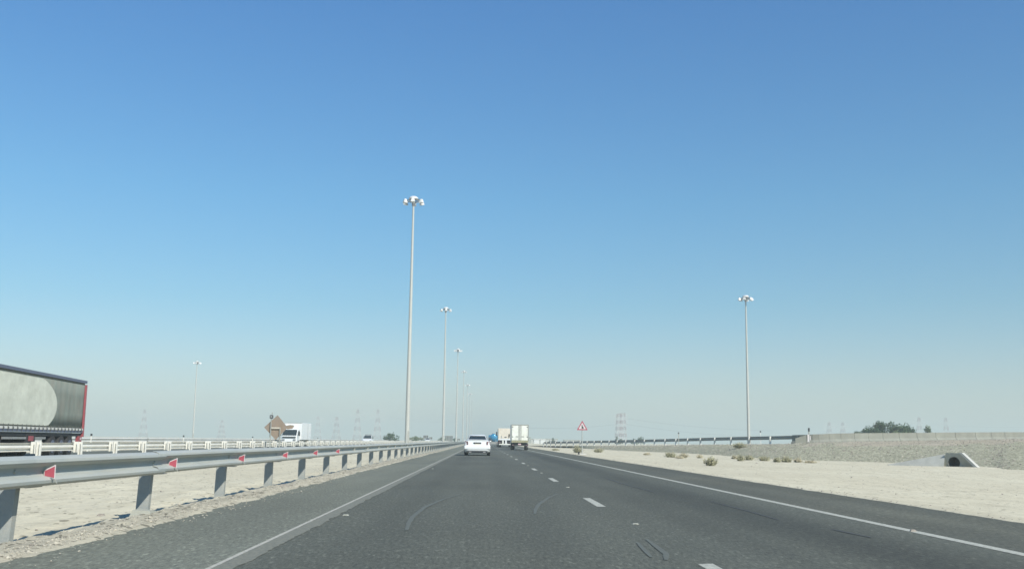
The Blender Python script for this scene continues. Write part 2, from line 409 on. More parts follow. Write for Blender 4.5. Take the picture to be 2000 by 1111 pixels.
scuff([(.78, 15.3), (.84, 16.2), (.96, 17.5), (1.25, 19.6), (1.55, 21.2)], .035, 'pale curved tyre mark near the lane dashes')
scuff([(1.66, 11.1), (1.58, 9.7)], .025, 'short pale scuff on the right half of the road')
scuff([(1.82, 11.5), (1.77, 10.0), (1.68, 9.5)], .03, 'hooked pale scuff on the right half of the road')

scuff([(4.18, 14.6), (4.22, 16.5), (4.2, 19.0)], .02, 'dark thin streak along the right lane before the edge line', tar_m)
scuff([(4.5, 12.0), (4.42, 13.1)], .025, 'short dark streak in the right lane, nearer than the thin one', tar_m)
scuff([(3.7, 22.0), (3.62, 27.0), (3.7, 31.0)], .02, 'long dark streak farther along the right lane', tar_m)
scuff([(6.35, 19.8), (6.8, 20.2), (7.4, 20.5)], .02, 'dark line crossing the right shoulder toward the sand', tar_m)
# ------------------------------------------------------------------ ramp embankment on the right
T = [(11.5, 235), (14.2, 188), (16.0, 161), (18.0, 130), (21.0, 109), (21.0, 86), (21.3, 73), (25.4, 63), (25.9, 53), (26.2, 46), (40, 36), (90, 25), (220, 10)]
C = [(10.2, 240, .05), (11.6, 195, .20), (17.0, 162, .46), (22.0, 133, .72), (25.6, 112, .95), (29.6, 98, 1.12), (34.0, 97.5, 1.34), (41, 101, 1.50), (52, 108, 1.76), (66, 117, 2.0), (110, 140, 2.4), (200, 180, 2.6), (320, 200, 2.6)]
O_ = [(22, 242, .05), (24, 200, .2), (29, 172, .46), (34, 148, .72), (38, 128, .95), (40, 114, 1.12), (42, 111, 1.34), (47, 113, 1.5), (57, 120, 1.76), (71, 129, 2.0), (114, 154, 2.4), (200, 195, 2.6), (320, 215, 2.6)]
def catm(P, t):
    n = len(P)-1; i = min(int(t), n-1); u = t-i
    g = lambda k: Vector(P[max(0, min(n, k))])
    a, b, c, d = g(i-1), g(i), g(i+1), g(i+2)
    return (b+c*.5*0)+((c-b)*u) if False else .5*((2*b)+(c-a)*u+(2*a-5*b+4*c-d)*u*u+(3*b-a-3*c+d)*u**3)
T3 = [(x, y, -.06) for x, y in T]
NS = 240; NT = 26
ev = []; ef = []; em = []
for i in range(NS+1):
    t = (len(T)-1)*i/NS; a = catm(T3, t); c = catm(C, t)
    for k in range(NT+1):
        s = k/NT; p = a.lerp(c, s); zz = -.06+(c.z+.06)*(1-(1-s)**2.2)
        am = .10*min(1, (c.z)*.8)*(math.sin(math.pi*min(1, s*1.02)))
        zz += am*(noise.noise(Vector((p.x*.5, p.y*.5, 1)))+.5*noise.noise(Vector((p.x*1.7, p.y*1.7, 4))))
        ev.append((p.x, p.y, zz))
for i in range(NS):
    for k in range(NT):
        ef.append((i*(NT+1)+k, (i+1)*(NT+1)+k, (i+1)*(NT+1)+k+1, i*(NT+1)+k+1))
        em.append(1 if i/NS*(len(T)-1) > 6.2+2*noise.noise(Vector((i*.2, 0, 0))) and k/NT > .42+.12*noise.noise(Vector((i*.13, 3, 0))) else 0)
me = bpy.data.meshes.new('embankment'); me.from_pydata(ev, [], ef); me.materials.append(emb_m); me.materials.append(embtop_m)
me.polygons.foreach_set('material_index', em); me.polygons.foreach_set('use_smooth', [True]*len(me.polygons))
tag(link('embankment', me), 'long grey gravel slope rising to the ramp on the right', kind='structure')
# ramp road behind the crest and the slope down on its far side
rv = []; rf = []; rm = []
for i in range(NS+1):
    t = (len(T)-1)*i/NS; c = catm(C, t); o = catm(O_, t); w_ = (o-c); w_.z = 0; w_.normalize()
    for p, dz in ((c, -.004), (c+w_*.9, .0), (o-w_*.8, .0), (o, -.004), (o+w_*9, None)):
        rv.append((p.x, p.y, -.08 if dz is None else c.z+dz))
for i in range(NS):
    for k in range(4):
        q = 5; rf.append((i*q+k, (i+1)*q+k, (i+1)*q+k+1, i*q+k+1)); rm.append(1 if k == 1 else 0)
me = bpy.data.meshes.new('ramp_road'); me.from_pydata(rv, [], rf); me.materials.append(embtop_m); me.materials.append(opp_m)
me.polygons.foreach_set('material_index', rm)
tag(link('ramp_road', me), 'ramp roadway along the top of the gravel slope', kind='structure')

# ------------------------------------------------------------------ guardrails
PD = 1.2
PROF = [(0, .31), (.045, .302), (.078, .275), (.083, .245), (.068, .222), (.012, .200), (0, .155), (.012, .108), (.066, .088), (.083, .065), (.078, .035), (.045, .008), (0, 0)]
def beam_mesh(L_, m, flip=1, name='beam'):
    outer = [(flip*a*PD, z) for a, z in PROF]; inner = [(flip*(a*PD-.006), z+(.004 if z < .15 else -.004)) for a, z in reversed(PROF)]
    P = outer+inner; n = len(P); b = MB()
    b.loft([[(x, 0, z) for x, z in P], [(x, L_, z) for x, z in P]], cap=False)
    caps = [(i, i+1, n-2-i, n-1-i) for i in range(len(outer)-1)]
    b.f += caps+[tuple(n+q for q in c) for c in caps]; b.m += [0]*(2*len(caps)); return b.mesh(name, m, True)
def channel_mesh(w_, d_, z0, z1, m, name='post', lip=.035, th=.008, back=1):
    b = MB()
    b.box(-w_/2, w_/2, 0, th, z0, z1)
    y0, y1 = (th+.0005, d_) if back > 0 else (-d_, -.0005)
    b.box(-w_/2, -w_/2+th, y0, y1, z0, z1); b.box(w_/2-th, w_/2, y0, y1, z0, z1)
    ye0, ye1 = (d_+.0005, d_+th) if back > 0 else (-d_-th, -d_-.0005)
    b.box(-w_/2, -w_/2+lip, ye0, ye1, z0, z1); b.box(w_/2-lip, w_/2, ye0, ye1, z0, z1)
    return b.mesh(name, m)
random.seed(4)
SP = 4.25
rail = empty('guardrail', (-4.53, 10.15, 0))
tag(rail, 'long grey guardrail with red arrow reflectors running beside the left shoulder', 'guardrail')
bmesh_s = beam_mesh(SP+.3, galv); bmesh_l = beam_mesh(SP*8+.3, galv)
pm = channel_mesh(.17, .09, -.45, .80, post_steel)
pb = MB(); pb.box(-.145, -.009, -.01, .30, .522, .530); pb.box(-.145, -.137, -.01, .30, .5305, .80); pb.box(-.136, -.009, -.01, 0, .5305, .80); bracket_m = pb.mesh('bracket', post_steel)
bb = MB(); bb.cyl_x(0, .02, 0, 0, .02, 8); bolt_m = bb.mesh('bolt', galv)
rb = MB()
plate = [(-.075, .028), (.055, .095), (.055, -.07), (-.075, -.045)]
plate = [(x*.88, z*.88) for x, z in plate]
rb.loft([[(x, 0, z) for x, z in plate], [(x, .006, z) for x, z in plate]])
rb.box(-.07, -.05, .0065, .05, -.02, .02)
refl_m = rb.mesh('reflector', refl_white)
fb = MB(); pl2 = [(-.064, .018), (.045, .074), (.045, -.056), (-.064, -.036)]
pl2 = [(x*.9, z*.9) for x, z in pl2]; fb.loft([[(x, -.004, z) for x, z in pl2], [(x, -.0005, z) for x, z in pl2]]); face_m = fb.mesh('red_face', refl_red)
tb = MB()
tb.loft([[(.02+.05*math.sin(a), 0, -.06-.05*(1-math.cos(a))) for a in (0, .5, 1, 1.5)]+[(.02+.043*math.sin(a), 0, -.066-.043*(1-math.cos(a))) for a in (1.5, 1, .5, 0)],
         [(.02+.05*math.sin(a), .02, -.06-.05*(1-math.cos(a))) for a in (0, .5, 1, 1.5)]+[(.02+.043*math.sin(a), .02, -.066-.043*(1-math.cos(a))) for a in (1.5, 1, .5, 0)]])
tab_m = tb.mesh('mounting_tab', post_steel)
gb = MB(); gb.loft([[(-.03, 0, -.03), (.045, 0, -.05), (.045, 0, .06), (-.03, 0, .03)], [(-.03, .012, -.03), (.045, .012, -.05), (.045, .012, .06), (-.03, .012, .03)]])
dark_m = gb.mesh('dark_reflector', post_steel)
for k in range(-4, 34):
    o = link('beam', bmesh_s, rail, (.003 if k % 2 else 0, SP*k, .535+random.uniform(-.006, .006)))
    o.rotation_euler = (random.uniform(-.0012, .0012), 0, random.uniform(-.0012, .0012))
for k in range(34, 210, 8):
    link('beam', bmesh_l, rail, (.003 if (k//8) % 2 else 0, SP*k, .54))
for k in range(-4, 150):
    y = SP*k; d = max(6, 10.15+y)
    lean = 1.25*1.35/d*(1+random.uniform(-.3, .3)) if d < 60 else 0
    p = link('post', pm, rail, (-.225, y+.4, 0)); p.rotation_euler = (-lean, random.uniform(-.012, .012), 0)
    if d < 60:
        p.location = (-.225, y+.4-.1*lean, 0)
        link('bracket', bracket_m, rail, (0, y+.46, 0)); link('bolt', bolt_m, rail, (.002, y+.05, .695))
for k in range(-2, 14):
    y = SP*k+.76; far = k > 5
    if far:
        link('reflector', dark_m, rail, (.04, y, .70)); continue
    rot = (random.uniform(-.05, .05), random.uniform(-.05, .05)+.05, random.uniform(-.12, .12))
    q = link('reflector', refl_m, rail, (.088, y-.06, .668), rot)
    link('red_face', face_m, q); link('mounting_tab', tab_m, q)

# median barrier of the opposite carriageway, seen from behind
SB = 3.99
rail = empty('guardrail', (-16.62, 38.72, -.03))
tag(rail, 'pale guardrail with paired blocks on its posts along the near edge of the opposite road', 'guardrail')
bs = beam_mesh(SB+.3, galv_bright, -1); bl = beam_mesh(SB*8+.3, galv_bright, -1)
pm2 = channel_mesh(.15, .1, -.35, .83, galv_bright, 'post', back=-1)
blk = channel_mesh(.17, .1, .40, .83, galv_bright, 'block', back=-1)
sb_ = MB()
sb_.box(-.145, -.135, -.2, .2, .44, .8)
for k in range(-9, 40): link('beam', bs, rail, (.003 if k % 2 else 0, SB*k, .48+random.uniform(-.008, .008)))
for k in range(40, 200, 8): link('beam', bl, rail, (0, SB*k, .48))
for k in range(-8, 140):
    p = link('post', pm2, rail, (.275, SB*k, 0)); p.rotation_euler = (-.03+random.uniform(-.02, .02), random.uniform(-.02, .02), 0)
    if k < 40: link('block', blk, rail, (.098, SB*k+.01, 0))
rail = empty('guardrail', (-27.0, 60, 0))
tag(rail, 'distant thin guardrail along the far edge of the opposite road', 'guardrail')
bl = beam_mesh(24.3, galv_bright, 1); pm3 = channel_mesh(.12, .09, -.3, .9, galv_bright)
for k in range(-2, 28): link('beam', bl, rail, (0, 24*k, .6))
for k in range(-10, 90): link('post', pm3, rail, (-.1, 6*k, 0))
# ramp guardrail, seen from its back
def crest_at(t): return catm(C, t)
pts = []; t = .98; last = crest_at(t); pts.append(last)
while t < 5.15:
    t += .002; c = crest_at(t)
    if (Vector((c.x, c.y))-Vector((last.x, last.y))).length >= 3.98: pts.append(c); last = c
rail = empty('guardrail', pts[0])
tag(rail, 'curving guardrail with white posts along the crest of the gravel slope', 'guardrail')
off = pts[0].copy()
pm4 = MB().box(-.07, .07, -.08, .08, -.3, .76).mesh('post', galv_bright)
dark_galv = mat('shaded_galvanised_back', (.30, .315, .30), .6, .2, .1, 2, 0, 40, DUST, 1, .3)  # shadow on the back of the rail put into a darker steel colour
for i, p in enumerate(pts):
    link('post', pm4, rail, p-off, (0, random.uniform(-.03, .03), math.atan2(pts[min(i+1, len(pts)-1)].y-pts[max(i-1, 0)].y, pts[min(i+1, len(pts)-1)].x-pts[max(i-1, 0)].x)))
    if i < len(pts)-1:
        q = pts[i+1]; a = p-off; d = q-p; L_ = d.length
        if i == 0: bl = beam_mesh(1.0, dark_galv, -1)
        n = Vector((-d.y, d.x, 0)).normalized(); n = n if n.y > 0 or n.x > 0 else -n
        if n.x < 0 and n.y < 0: n = -n
        o = link('beam', bl, rail); o.rotation_mode = 'QUATERNION'
        o.rotation_quaternion = d.to_track_quat('Y', 'Z'); o.scale = (1, L_+.02, 1.1); o.location = a+Vector((0, 0, .44))+n*.11
END = pts[-1]
# rail on the far side of the ramp is not in view; the concrete parapet takes over
parapet_m = mat('weathered_grey_parapet', (.205, .21, .175), .9, 0, .12, .8, .3, 20, (.15, .15, .13), .35, .6, coord='World')
def parapet():
    rt = empty('concrete_parapet', crest_at(5.0)); o0 = crest_at(5.0)
    ts = [5.0+.25*i for i in range(25)]
    for i in range(len(ts)-1):
        b = MB(); rings = []
        for t in (ts[i], ts[i]+.12, ts[i+1]-.004):
            c = crest_at(t); d = crest_at(t+.02)-crest_at(t-.02); d.z = 0; d.normalize(); n = Vector((-d.y, d.x, 0))
            if n.y < 0: n = -n
            pr = [(-.28, -.3), (-.28, .10), (-.12, .30), (-.10, .83), (.10, .83), (.12, .3), (.28, .1), (.28, -.3)]
            rings.append([c-o0+n*a+Vector((0, 0, z)) for a, z in pr])
        b.loft(rings); b.build('wall_segment', parapet_m, rt)
    return rt
tag(parapet(), 'low grey concrete parapet wall along the ramp at the right edge', 'wall')

def mesh_post(name, loc, parts, label, cat, rz=0, group=None):
    rt = empty(name, loc, rz); tag(rt, label, cat, group)
    for nm, b, m in parts: b.build(nm, m, rt)
    return rt
# end marker by the parapet
mesh_post('end_marker', (END.x+.6, END.y-1.6, END.z-.12), [
    ('post', MB().box(-.05, .05, -.04, .04, -.2, 1.55), post_steel),
    ('marker_board', MB().box(-.16, -.02, -.07, -.045, .32, 1.0).box(.04, .13, -.07, -.045, .48, .86), refl_white),
    ('cap', MB().box(-.06, .07, -.06, .06, 1.28, 1.6), under),
    ('end_wing', MB().loft([[(-1.3, -.02, .62), (-.25, -.02, .95), (-.25, -.02, .05), (-1.3, -.02, .05)], [(-1.3, .04, .62), (-.25, .04, .95), (-.25, .04, .05), (-1.3, .04, .05)]]), parapet_m)],
    'end marker with white board and dark cap where guardrail meets concrete parapet', 'road marker')

# ------------------------------------------------------------------ culvert
cv = empty('culvert', (24.72, 53.3, -.05), R(-48))
tag(cv, 'concrete culvert headwall with round pipe mouth at the foot of the gravel slope', 'culvert')
N_ = 32; hr = .31; hc = (-.22, .27)
b = MB(); outer = [(-.95, -.1), (-.62, .78), (.2, .78), (1.05, -.1)]
# face with a real hole: ring of quads from hole to outline
def outline_pt(a):
    d = (math.cos(a), math.sin(a)); best = None
    P = outer
    for i in range(4):
        (x1, z1), (x2, z2) = P[i], P[(i+1) % 4]
        ex, ez = x2-x1, z2-z1; den = d[0]*ez-d[1]*ex
        if abs(den) < 1e-9: continue
        t = ((x1-hc[0])*ez-(z1-hc[1])*ex)/den; u = ((x1-hc[0])*d[1]-(z1-hc[1])*d[0])/den
        if t > 0 and -1e-6 <= u <= 1+1e-6 and (best is None or t < best): best = t
    return (hc[0]+d[0]*best, hc[1]+d[1]*best)
angs = sorted([2*math.pi*i/N_ for i in range(N_)]+[math.atan2(z-hc[1], x-hc[0]) % (2*math.pi) for x, z in outer])
n = len(angs)
vs = [(hc[0]+hr*math.cos(a), 0, hc[1]+hr*math.sin(a)) for a in angs]+[(outline_pt(a)[0], 0, outline_pt(a)[1]) for a in angs]
vs += [(x, .2, z) for x, _, z in vs]
fs = []
for i in range(n):
    j = (i+1) % n
    fs += [(i, j, n+j, n+i), (2*n+i, 2*n+j, 3*n+j, 3*n+i), (n+i, n+j, 3*n+j, 3*n+i), (i, j, 2*n+j, 2*n+i)]
b.add(vs, fs); b.build('headwall', concrete, cv)
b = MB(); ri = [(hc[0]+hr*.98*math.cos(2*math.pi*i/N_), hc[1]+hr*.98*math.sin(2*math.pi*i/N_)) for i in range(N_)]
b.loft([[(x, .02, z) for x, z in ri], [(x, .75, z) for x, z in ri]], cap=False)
b.add([(x, .75, z) for x, z in ri], [tuple(range(N_))]); b.build('pipe', pipe_dark, cv)  # dark disc closing the short pipe stands for the shade deeper inside
# right wing wall (sunlight on its sloping top put into the paler concrete) and the long low left apron
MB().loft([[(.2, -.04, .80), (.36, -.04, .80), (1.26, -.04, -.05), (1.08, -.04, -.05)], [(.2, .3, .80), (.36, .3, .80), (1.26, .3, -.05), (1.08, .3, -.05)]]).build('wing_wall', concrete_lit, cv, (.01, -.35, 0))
b = MB(); ca, sa = math.cos(R(48)), math.sin(R(48))
wl = lambda x, y, z: ((x-24.72)*ca-(y-53.3)*sa, (x-24.72)*sa+(y-53.3)*ca, z+.05)
b.loft([[wl(23.95, 53.3, -.1), wl(24.35, 54.0, .66), wl(24.5, 54.4, .64), wl(24.4, 54.4, -.1)], [wl(22.0, 54.9, -.1), wl(22.25, 56.3, .02), wl(22.4, 56.9, .02), wl(22.4, 57, -.1)]])
b.build('wing_wall', concrete_apron, cv)

# ------------------------------------------------------------------ high mast lights
def make_mast(H_, base_r, label, loc, head=1.0):
    rt = empty('high_mast_light', loc); tag(rt, label, 'street light', 'high mast lights beside the roads')
    n = 14; b = MB()
    rings = []
    for z, r in ((0, base_r), (H_*.33, base_r*.82), (H_*.333, base_r*.80), (H_*.66, base_r*.62), (H_*.664, base_r*.60), (H_, base_r*.4)):
        rings.append([(r*math.cos(2*math.pi*i/n), r*math.sin(2*math.pi*i/n), z) for i in range(n)])
    b.loft(rings); b.build('pole', pole_paint, rt, smooth=True)
    b = MB(); b.loft([[(base_r*1.3*math.cos(2*math.pi*i/n), base_r*1.3*math.sin(2*math.pi*i/n), z) for i in range(n)] for z in (-.3, .06)])
    b.build('base', post_steel, rt)
    MB().box(base_r*.1, base_r*.8, -base_r*1.06, -base_r*.6, 1.0, 2.4).build('hatch', post_steel, rt)
    hd = empty('lamp_head', (0, 0, H_)); hd.parent = rt; hd.scale = (head,)*3
    # canopy
    b = MB(); rg = []
    for z, r in ((.38, .55), (.46, .72), (.62, .68), (.78, .45), (.84, .12)):
        rg.append([(r*math.cos(2*math.pi*i/16), r*math.sin(2*math.pi*i/16), z) for i in range(16)])
    rg = [[(x*.85, y*.85, z*.9) for x, y, z in q] for q in rg]; b.loft(rg); b.build('canopy', lamp_paint, hd, smooth=True)
    b = MB(); m_ = 16
    for i in range(m_):
        a0, a1 = 2*math.pi*i/m_, 2*math.pi*(i+1)/m_
        b.bar((.8*math.cos(a0), .8*math.sin(a0), .18), (.8*math.cos(a1), .8*math.sin(a1), .18), .05, 5)
    for i in range(6):
        a0 = 2*math.pi*i/6; b.bar((0, 0, .3), (1.15*math.cos(a0), 1.15*math.sin(a0), .15), .045, 5)
        b.bar((0, 0, -.35), (.8*math.cos(a0), .8*math.sin(a0), .16), .03, 4)
    b.bar((0, 0, -.5), (0, 0, .45), .2, 10); b.build('head_frame', lamp_under, hd)
    for i in range(6):
        a0 = 2*math.pi*i/6+.26
        b = MB()
        b.loft([[(-.16, -.18, .30), (.16, -.18, .30), (.16, .18, .30), (-.16, .18, .30)], [(-.2, -.24, .1), (.2, -.24, .1), (.2, .24, .1), (-.2, .24, .1)],
                [(-.28, -.33, -.28), (.30, -.33, -.22), (.30, .33, -.22), (-.28, .33, -.28)]])
        b.v = [(x*.82, y*.82, z*.9) for x, y, z in b.v]; b.build('floodlight', lamp_paint, hd, (1.18*math.cos(a0), 1.18*math.sin(a0), -.02), (0, 0, a0), bevel=.03)
    return rt
ordn = ['nearest', 'second', 'third', 'fourth', 'fifth', 'sixth', 'seventh']
m1 = make_mast(30.95, .29, 'nearest and tallest high mast light in the median row beyond the left guardrail', (-9.2, 126.5, -.3))
m1.rotation_euler[2] = R(15)
rows = [(-8.92, 235), (-8.78, 343), (-8.68, 451), (-8.6, 559), (-8.5, 667), (-8.4, 775)]
lab = ['second high mast light of the median row, just left of the white car',
       'third high mast light counting away along the median row',
       'fourth high mast light along the median, thin and pale behind the third',
       'fifth high mast light along the median, between fourth and sixth',
       'sixth high mast light along the median, barely visible in haze',
       'seventh and farthest high mast light of the median row, fading in haze']
for (x, y), l in zip(rows, lab):
    c = copy_tree(m1); c.location = (x, y, -.3); c.rotation_euler = (R(random.uniform(-.15, .15)), R(random.uniform(-.15, .15)), R(random.choice((0, 20, 40, 75)))); c['label'] = l
mr = make_mast(23.8, .25, 'high mast light on the right standing beyond the ramp guardrail', (41.4, 160, -.05), .86); mr.rotation_euler[2] = R(48)
c = copy_tree(mr); c.location = (-88.2, 318, -.3); c.rotation_euler[2] = R(10); c['label'] = 'lone thin high mast light far off on the left beyond the opposite road'

# ------------------------------------------------------------------ vehicles
def wheel(parent, x, y, r, wd, side, rimcol=None):
    o = MB().cyl_x(-wd/2, wd/2, 0, 0, r, 22).build('wheel', rubber, parent, (x, y, r), smooth=True)
    s = side
    MB().cyl_x(s*(wd/2+.003) if s > 0 else -(wd/2+.02), wd/2+.02 if s > 0 else -(wd/2+.003), 0, 0, r*.6, 14).build('rim', rimcol or steel, o)
    return o
def ring(y, w_, z0, z1, rr=.12, tuck=.05, crown=.02):
    """rounded box section of a car body"""
    hw = w_/2
    P = [(-hw+tuck+rr, z0), (hw-tuck-rr, z0), (hw-tuck, z0+rr*.6), (hw, z0+(z1-z0)*.42), (hw, z0+(z1-z0)*.62), (hw-.05, z1-rr*.35), (hw-.12-rr*.4, z1),
         (0, z1+crown), (-hw+.12+rr*.4, z1), (-hw+.05, z1-rr*.35), (-hw, z0+(z1-z0)*.62), (-hw, z0+(z1-z0)*.42), (-hw+tuck, z0+rr*.6)]
    return [(x, y, z) for x, z in P]
def sedan(loc, label):
    rt = empty('car', loc); tag(rt, label, 'car')
    L_, W = 4.75, 1.86
    st = [(0, 1.5, .42, .66), (.05, 1.68, .30, .72), (.10, 1.76, .27, .74), (.13, 1.74, .24, 1.02), (.2, 1.8, .2, 1.06), (.6, 1.85, .18, 1.07), (1.2, 1.86, .18, 1.0), (2.4, 1.86, .18, .96),
          (3.4, 1.86, .18, .94), (4.2, 1.82, .2, .86), (4.55, 1.7, .22, .74), (4.72, 1.5, .3, .6)]
    b = MB(); b.loft([ring(*s) for s in st]); b.build('body', white_paint, rt, smooth=True)
    # cabin: glass block with roof above it
    gl = [(.62, 1.30, 1.06), (1.35, 1.12, 1.41), (2.6, 1.12, 1.43), (3.55, 1.34, .96)]
    b = MB(); rg = []
    for y, w_, z in [(.66, 1.42, 1.05), (1.32, 1.14, 1.39), (2.5, 1.14, 1.41), (3.45, 1.42, .97)]:
        rg.append([(-w_/2, y, z), (w_/2, y, z), (.76, y, .9), (-.76, y, .9)])
    b.loft(rg); b.build('cabin', white_paint, rt, smooth=False)
    b = MB(); b.loft([[(-.5, 1.2, 1.39), (.5, 1.2, 1.39), (.58, 1.24, 1.355), (-.58, 1.24, 1.355)], [(-.46, 1.34, 1.455), (.46, 1.34, 1.455), (.6, 1.34, 1.38), (-.6, 1.34, 1.38)],
                      [(-.46, 2.3, 1.475), (.46, 2.3, 1.475), (.6, 2.3, 1.39), (-.6, 2.3, 1.39)], [(-.5, 2.62, 1.41), (.5, 2.62, 1.41), (.58, 2.6, 1.37), (-.58, 2.6, 1.37)]])
    b.build('roof', white_paint, rt, smooth=True)
    def slab(pts, t, nm, m):
        a, b_, c, d = [Vector(p) for p in pts]; nn = (b_-a).cross(c-a).normalized()*t
        MB().loft([[a, b_, c, d], [a+nn, b_+nn, c+nn, d+nn]]).build(nm, m, rt)
    slab([(-.655, .70, 1.085), (.655, .70, 1.085), (.535, 1.25, 1.36), (-.535, 1.25, 1.36)], .02, 'rear_window', glass)
    slab([(.655, 3.40, 1.01), (-.655, 3.40, 1.01), (-.535, 2.58, 1.38), (.535, 2.58, 1.38)], .02, 'windscreen', glass)
    for s in (-1, 1):
        q = [(s*.70, .98, 1.10), (s*.70, 3.1, 1.06), (s*.585, 2.5, 1.36), (s*.585, 1.4, 1.35)]
        if s > 0: slab(q, .03, 'side_window', glass)
        else: slab(q[::-1], .03, 'side_window', glass)
        b = MB(); b.loft([[(s*.90, .14, .72), (s*.64, .07, .72), (s*.66, .07, .98), (s*.86, .15, 1.03)], [(s*.935, .42, .76), (s*.6, .3, .72), (s*.6, .3, .98), (s*.91, .5, 1.02)]])
        b.build('tail_light', tail_red, rt)
        MB().box(s*.93-.06, s*.93+.06, 2.9, 3.0, .96, 1.06).build('mirror', white_paint, rt, bevel=.02)
        for y in (1.0, 3.85): wheel(rt, s*.80, y, .33, .22, s)
        MB().cyl_x(s*.5-.09, s*.5+.09, .02, .25, .035, 8).build('exhaust', steel, rt)
    MB().loft([[(-.90, -.02, .46), (.90, -.02, .46), (.91, -.02, .66), (-.91, -.02, .66)], [(-.92, .25, .40), (.92, .25, .40), (.925, .25, .68), (-.925, .25, .68)]]).build('bumper', white_paint, rt, bevel=.03)
    MB().box(-.72, .72, .01, .5, .2, .34).build('underside', under, rt)
    MB().loft([[(-.7, .11, 1.07), (.7, .11, 1.07), (.7, .11, 1.10), (-.7, .11, 1.10)], [(-.72, .34, 1.09), (.72, .34, 1.09), (.72, .34, 1.13), (-.72, .34, 1.13)]]).build('spoiler', white_paint, rt)
    MB().box(-.27, .27, .085, .12, .83, .93).build('plate_recess', under, rt)
    MB().box(-.17, .17, .07, .084, .76, .83).build('number_plate', yellowish, rt)
    return rt
sedan((-.36, 73.0, 0), 'white saloon car seen from behind in the left lane')

def suv(loc, label, rz=math.pi, bars=True, name='car'):
    """built facing +Y, turned round so that its front faces the camera"""
    rt = empty(name, loc, rz); tag(rt, label, 'car')
    st = [(0, 1.7, .35, .9), (.1, 1.84, .28, 1.1), (.5, 1.9, .24, 1.14), (2.8, 1.9, .24, 1.12), (3.5, 1.88, .24, 1.08), (4.4, 1.84, .26, .98), (4.7, 1.66, .34, .84)]
    b = MB(); b.loft([ring(*s) for s in st]); b.build('body', white_paint, rt, smooth=True)
    b = MB(); b.loft([[(-w_/2, y, z), (w_/2, y, z), (.84, y, 1.0), (-.84, y, 1.0)] for y, w_, z in [(.15, 1.5, 1.15), (.5, 1.34, 1.72), (2.5, 1.34, 1.76), (3.45, 1.5, 1.1)]]); b.build('cabin', white_paint, rt)
    b = MB(); a = [Vector(p) for p in [(.72, 3.40, 1.16), (-.72, 3.40, 1.16), (-.62, 2.56, 1.7), (.62, 2.56, 1.7)]]; nn = Vector((0, .02, .03))
    b.loft([a, [p+nn for p in a]]); b.build('windscreen', glass, rt)
    for s in (-1, 1):
        b = MB(); q = [Vector(p) for p in [(s*.83, .5, 1.14), (s*.83, 3.0, 1.14), (s*.70, 2.4, 1.66), (s*.70, .7, 1.62)]]; b.loft([q, [p+Vector((s*.03, 0, 0)) for p in q]]); b.build('side_window', glass, rt)
        MB().box(s*.72-.16, s*.72+.16, 4.6, 4.72, .72, .86).build('headlight', steel, rt)
        for y in (.95, 3.8): wheel(rt, s*.82, y, .38, .24, s)
        if bars: MB().bar((s*.5, .7, 1.86), (s*.5, 2.3, 1.86), .03).box(s*.5-.03, s*.5+.03, .8, .86, 1.72, 1.86).box(s*.5-.03, s*.5+.03, 2.1, 2.16, 1.72, 1.86).build('roof_bar', under, rt)
    MB().box(-.5, .5, 4.68, 4.75, .45, .72).build('grille', under, rt)
    if bars:
        MB().box(-.55, .5, 1.0, 2.0, 1.80, 1.88).build('roof_rack', under, rt)
    return rt
suv((-20.9, 192, 0), 'white off-road car with dark roof rack coming along the opposite road')
suv((-19.5, 372, 0), 'small white car approaching on the opposite road, far off left of the second mast', bars=False)

def box_truck(loc, label):
    rt = empty('box_truck', loc); tag(rt, label, 'truck')
    x0, x1, z0, z1 = -1.02, 1.02, .95, 2.98; L_ = 4.6
    MB().box(x0, x1, .03, L_, z0, z1).build('cargo_box', white_dirty, rt, bevel=.02)
    for s in (-1, 1):
        d = MB().box(*(sorted((s*.06, s*.93))), .0, .028, 1.16, 2.88).build('door', white_dirty, rt)
        MB().bar((s*.16, -.02, 1.15), (s*.16, -.02, 2.88), .022).build('lock_bar', post_steel, d)
        for z in (1.55, 2.7): MB().box(*(sorted((s*.80, s*.96))), -.015, -.001, z-.04, z+.04).build('hinge', under, d)
        MB().box(*(sorted((s*.2, s*.5))), -.03, -.002, 1.55, 1.6).build('handle', under, d)
    f = MB().box(x0-.02, -.94, -.02, .05, z0, z1+.02).box(.94, x1+.02, -.02, .05, z0, z1+.02).box(-.939, .939, -.02, .05, 2.89, z1+.02).box(-.055, .055, -.025, .02, 1.1, 2.885)
    f.build('door_frame', post_steel, rt)
    MB().box(-1.0, 1.0, -.04, .1, .88, 1.14).build('sill', tuft_g, rt)
    MB().box(-.9, .9, .2, 6.0, .55, .86).build('chassis', under, rt)
    MB().box(-.95, .95, -.06, .06, .50, .66).build('rear_bumper', under, rt)
    MB().box(-.2, .14, -.08, -.061, .62, .76).build('number_plate', pink_plate, rt)
    for s in (-1, 1):
        MB().box(s*.82-.1, s*.82+.1, -.085, -.061, .53, .64).build('tail_light', tail_red, rt)
        wheel(rt, s*.80, 1.3, .40, .42, s); wheel(rt, s*.84, 4.9, .40, .24, s)
        MB().box(s*.8-.22, s*.8+.22, .62, .64, .25, .7).build('mud_flap', rubber, rt)
        MB().box(s*1.15-.07, s*1.15+.07, 5.35, 5.42, 1.5, 1.9).bar((s*.95, 5.4, 1.8), (s*1.15, 5.4, 1.8), .02).build('mirror', under, rt)
    b = MB(); b.prism_x([(4.72, .5), (4.72, 2.1), (5.4, 2.15), (6.15, 1.4), (6.25, .5)], -.95, .95); b.build('cab', white_dirty, rt, bevel=.05)
    MB().cyl_x(.86, .98, -.07, .42, .05, 8).build('exhaust', steel, rt)
    return rt
box_truck((4.42, 122.5, 0), 'small box truck with two white rear doors in grey frames in the right lane')

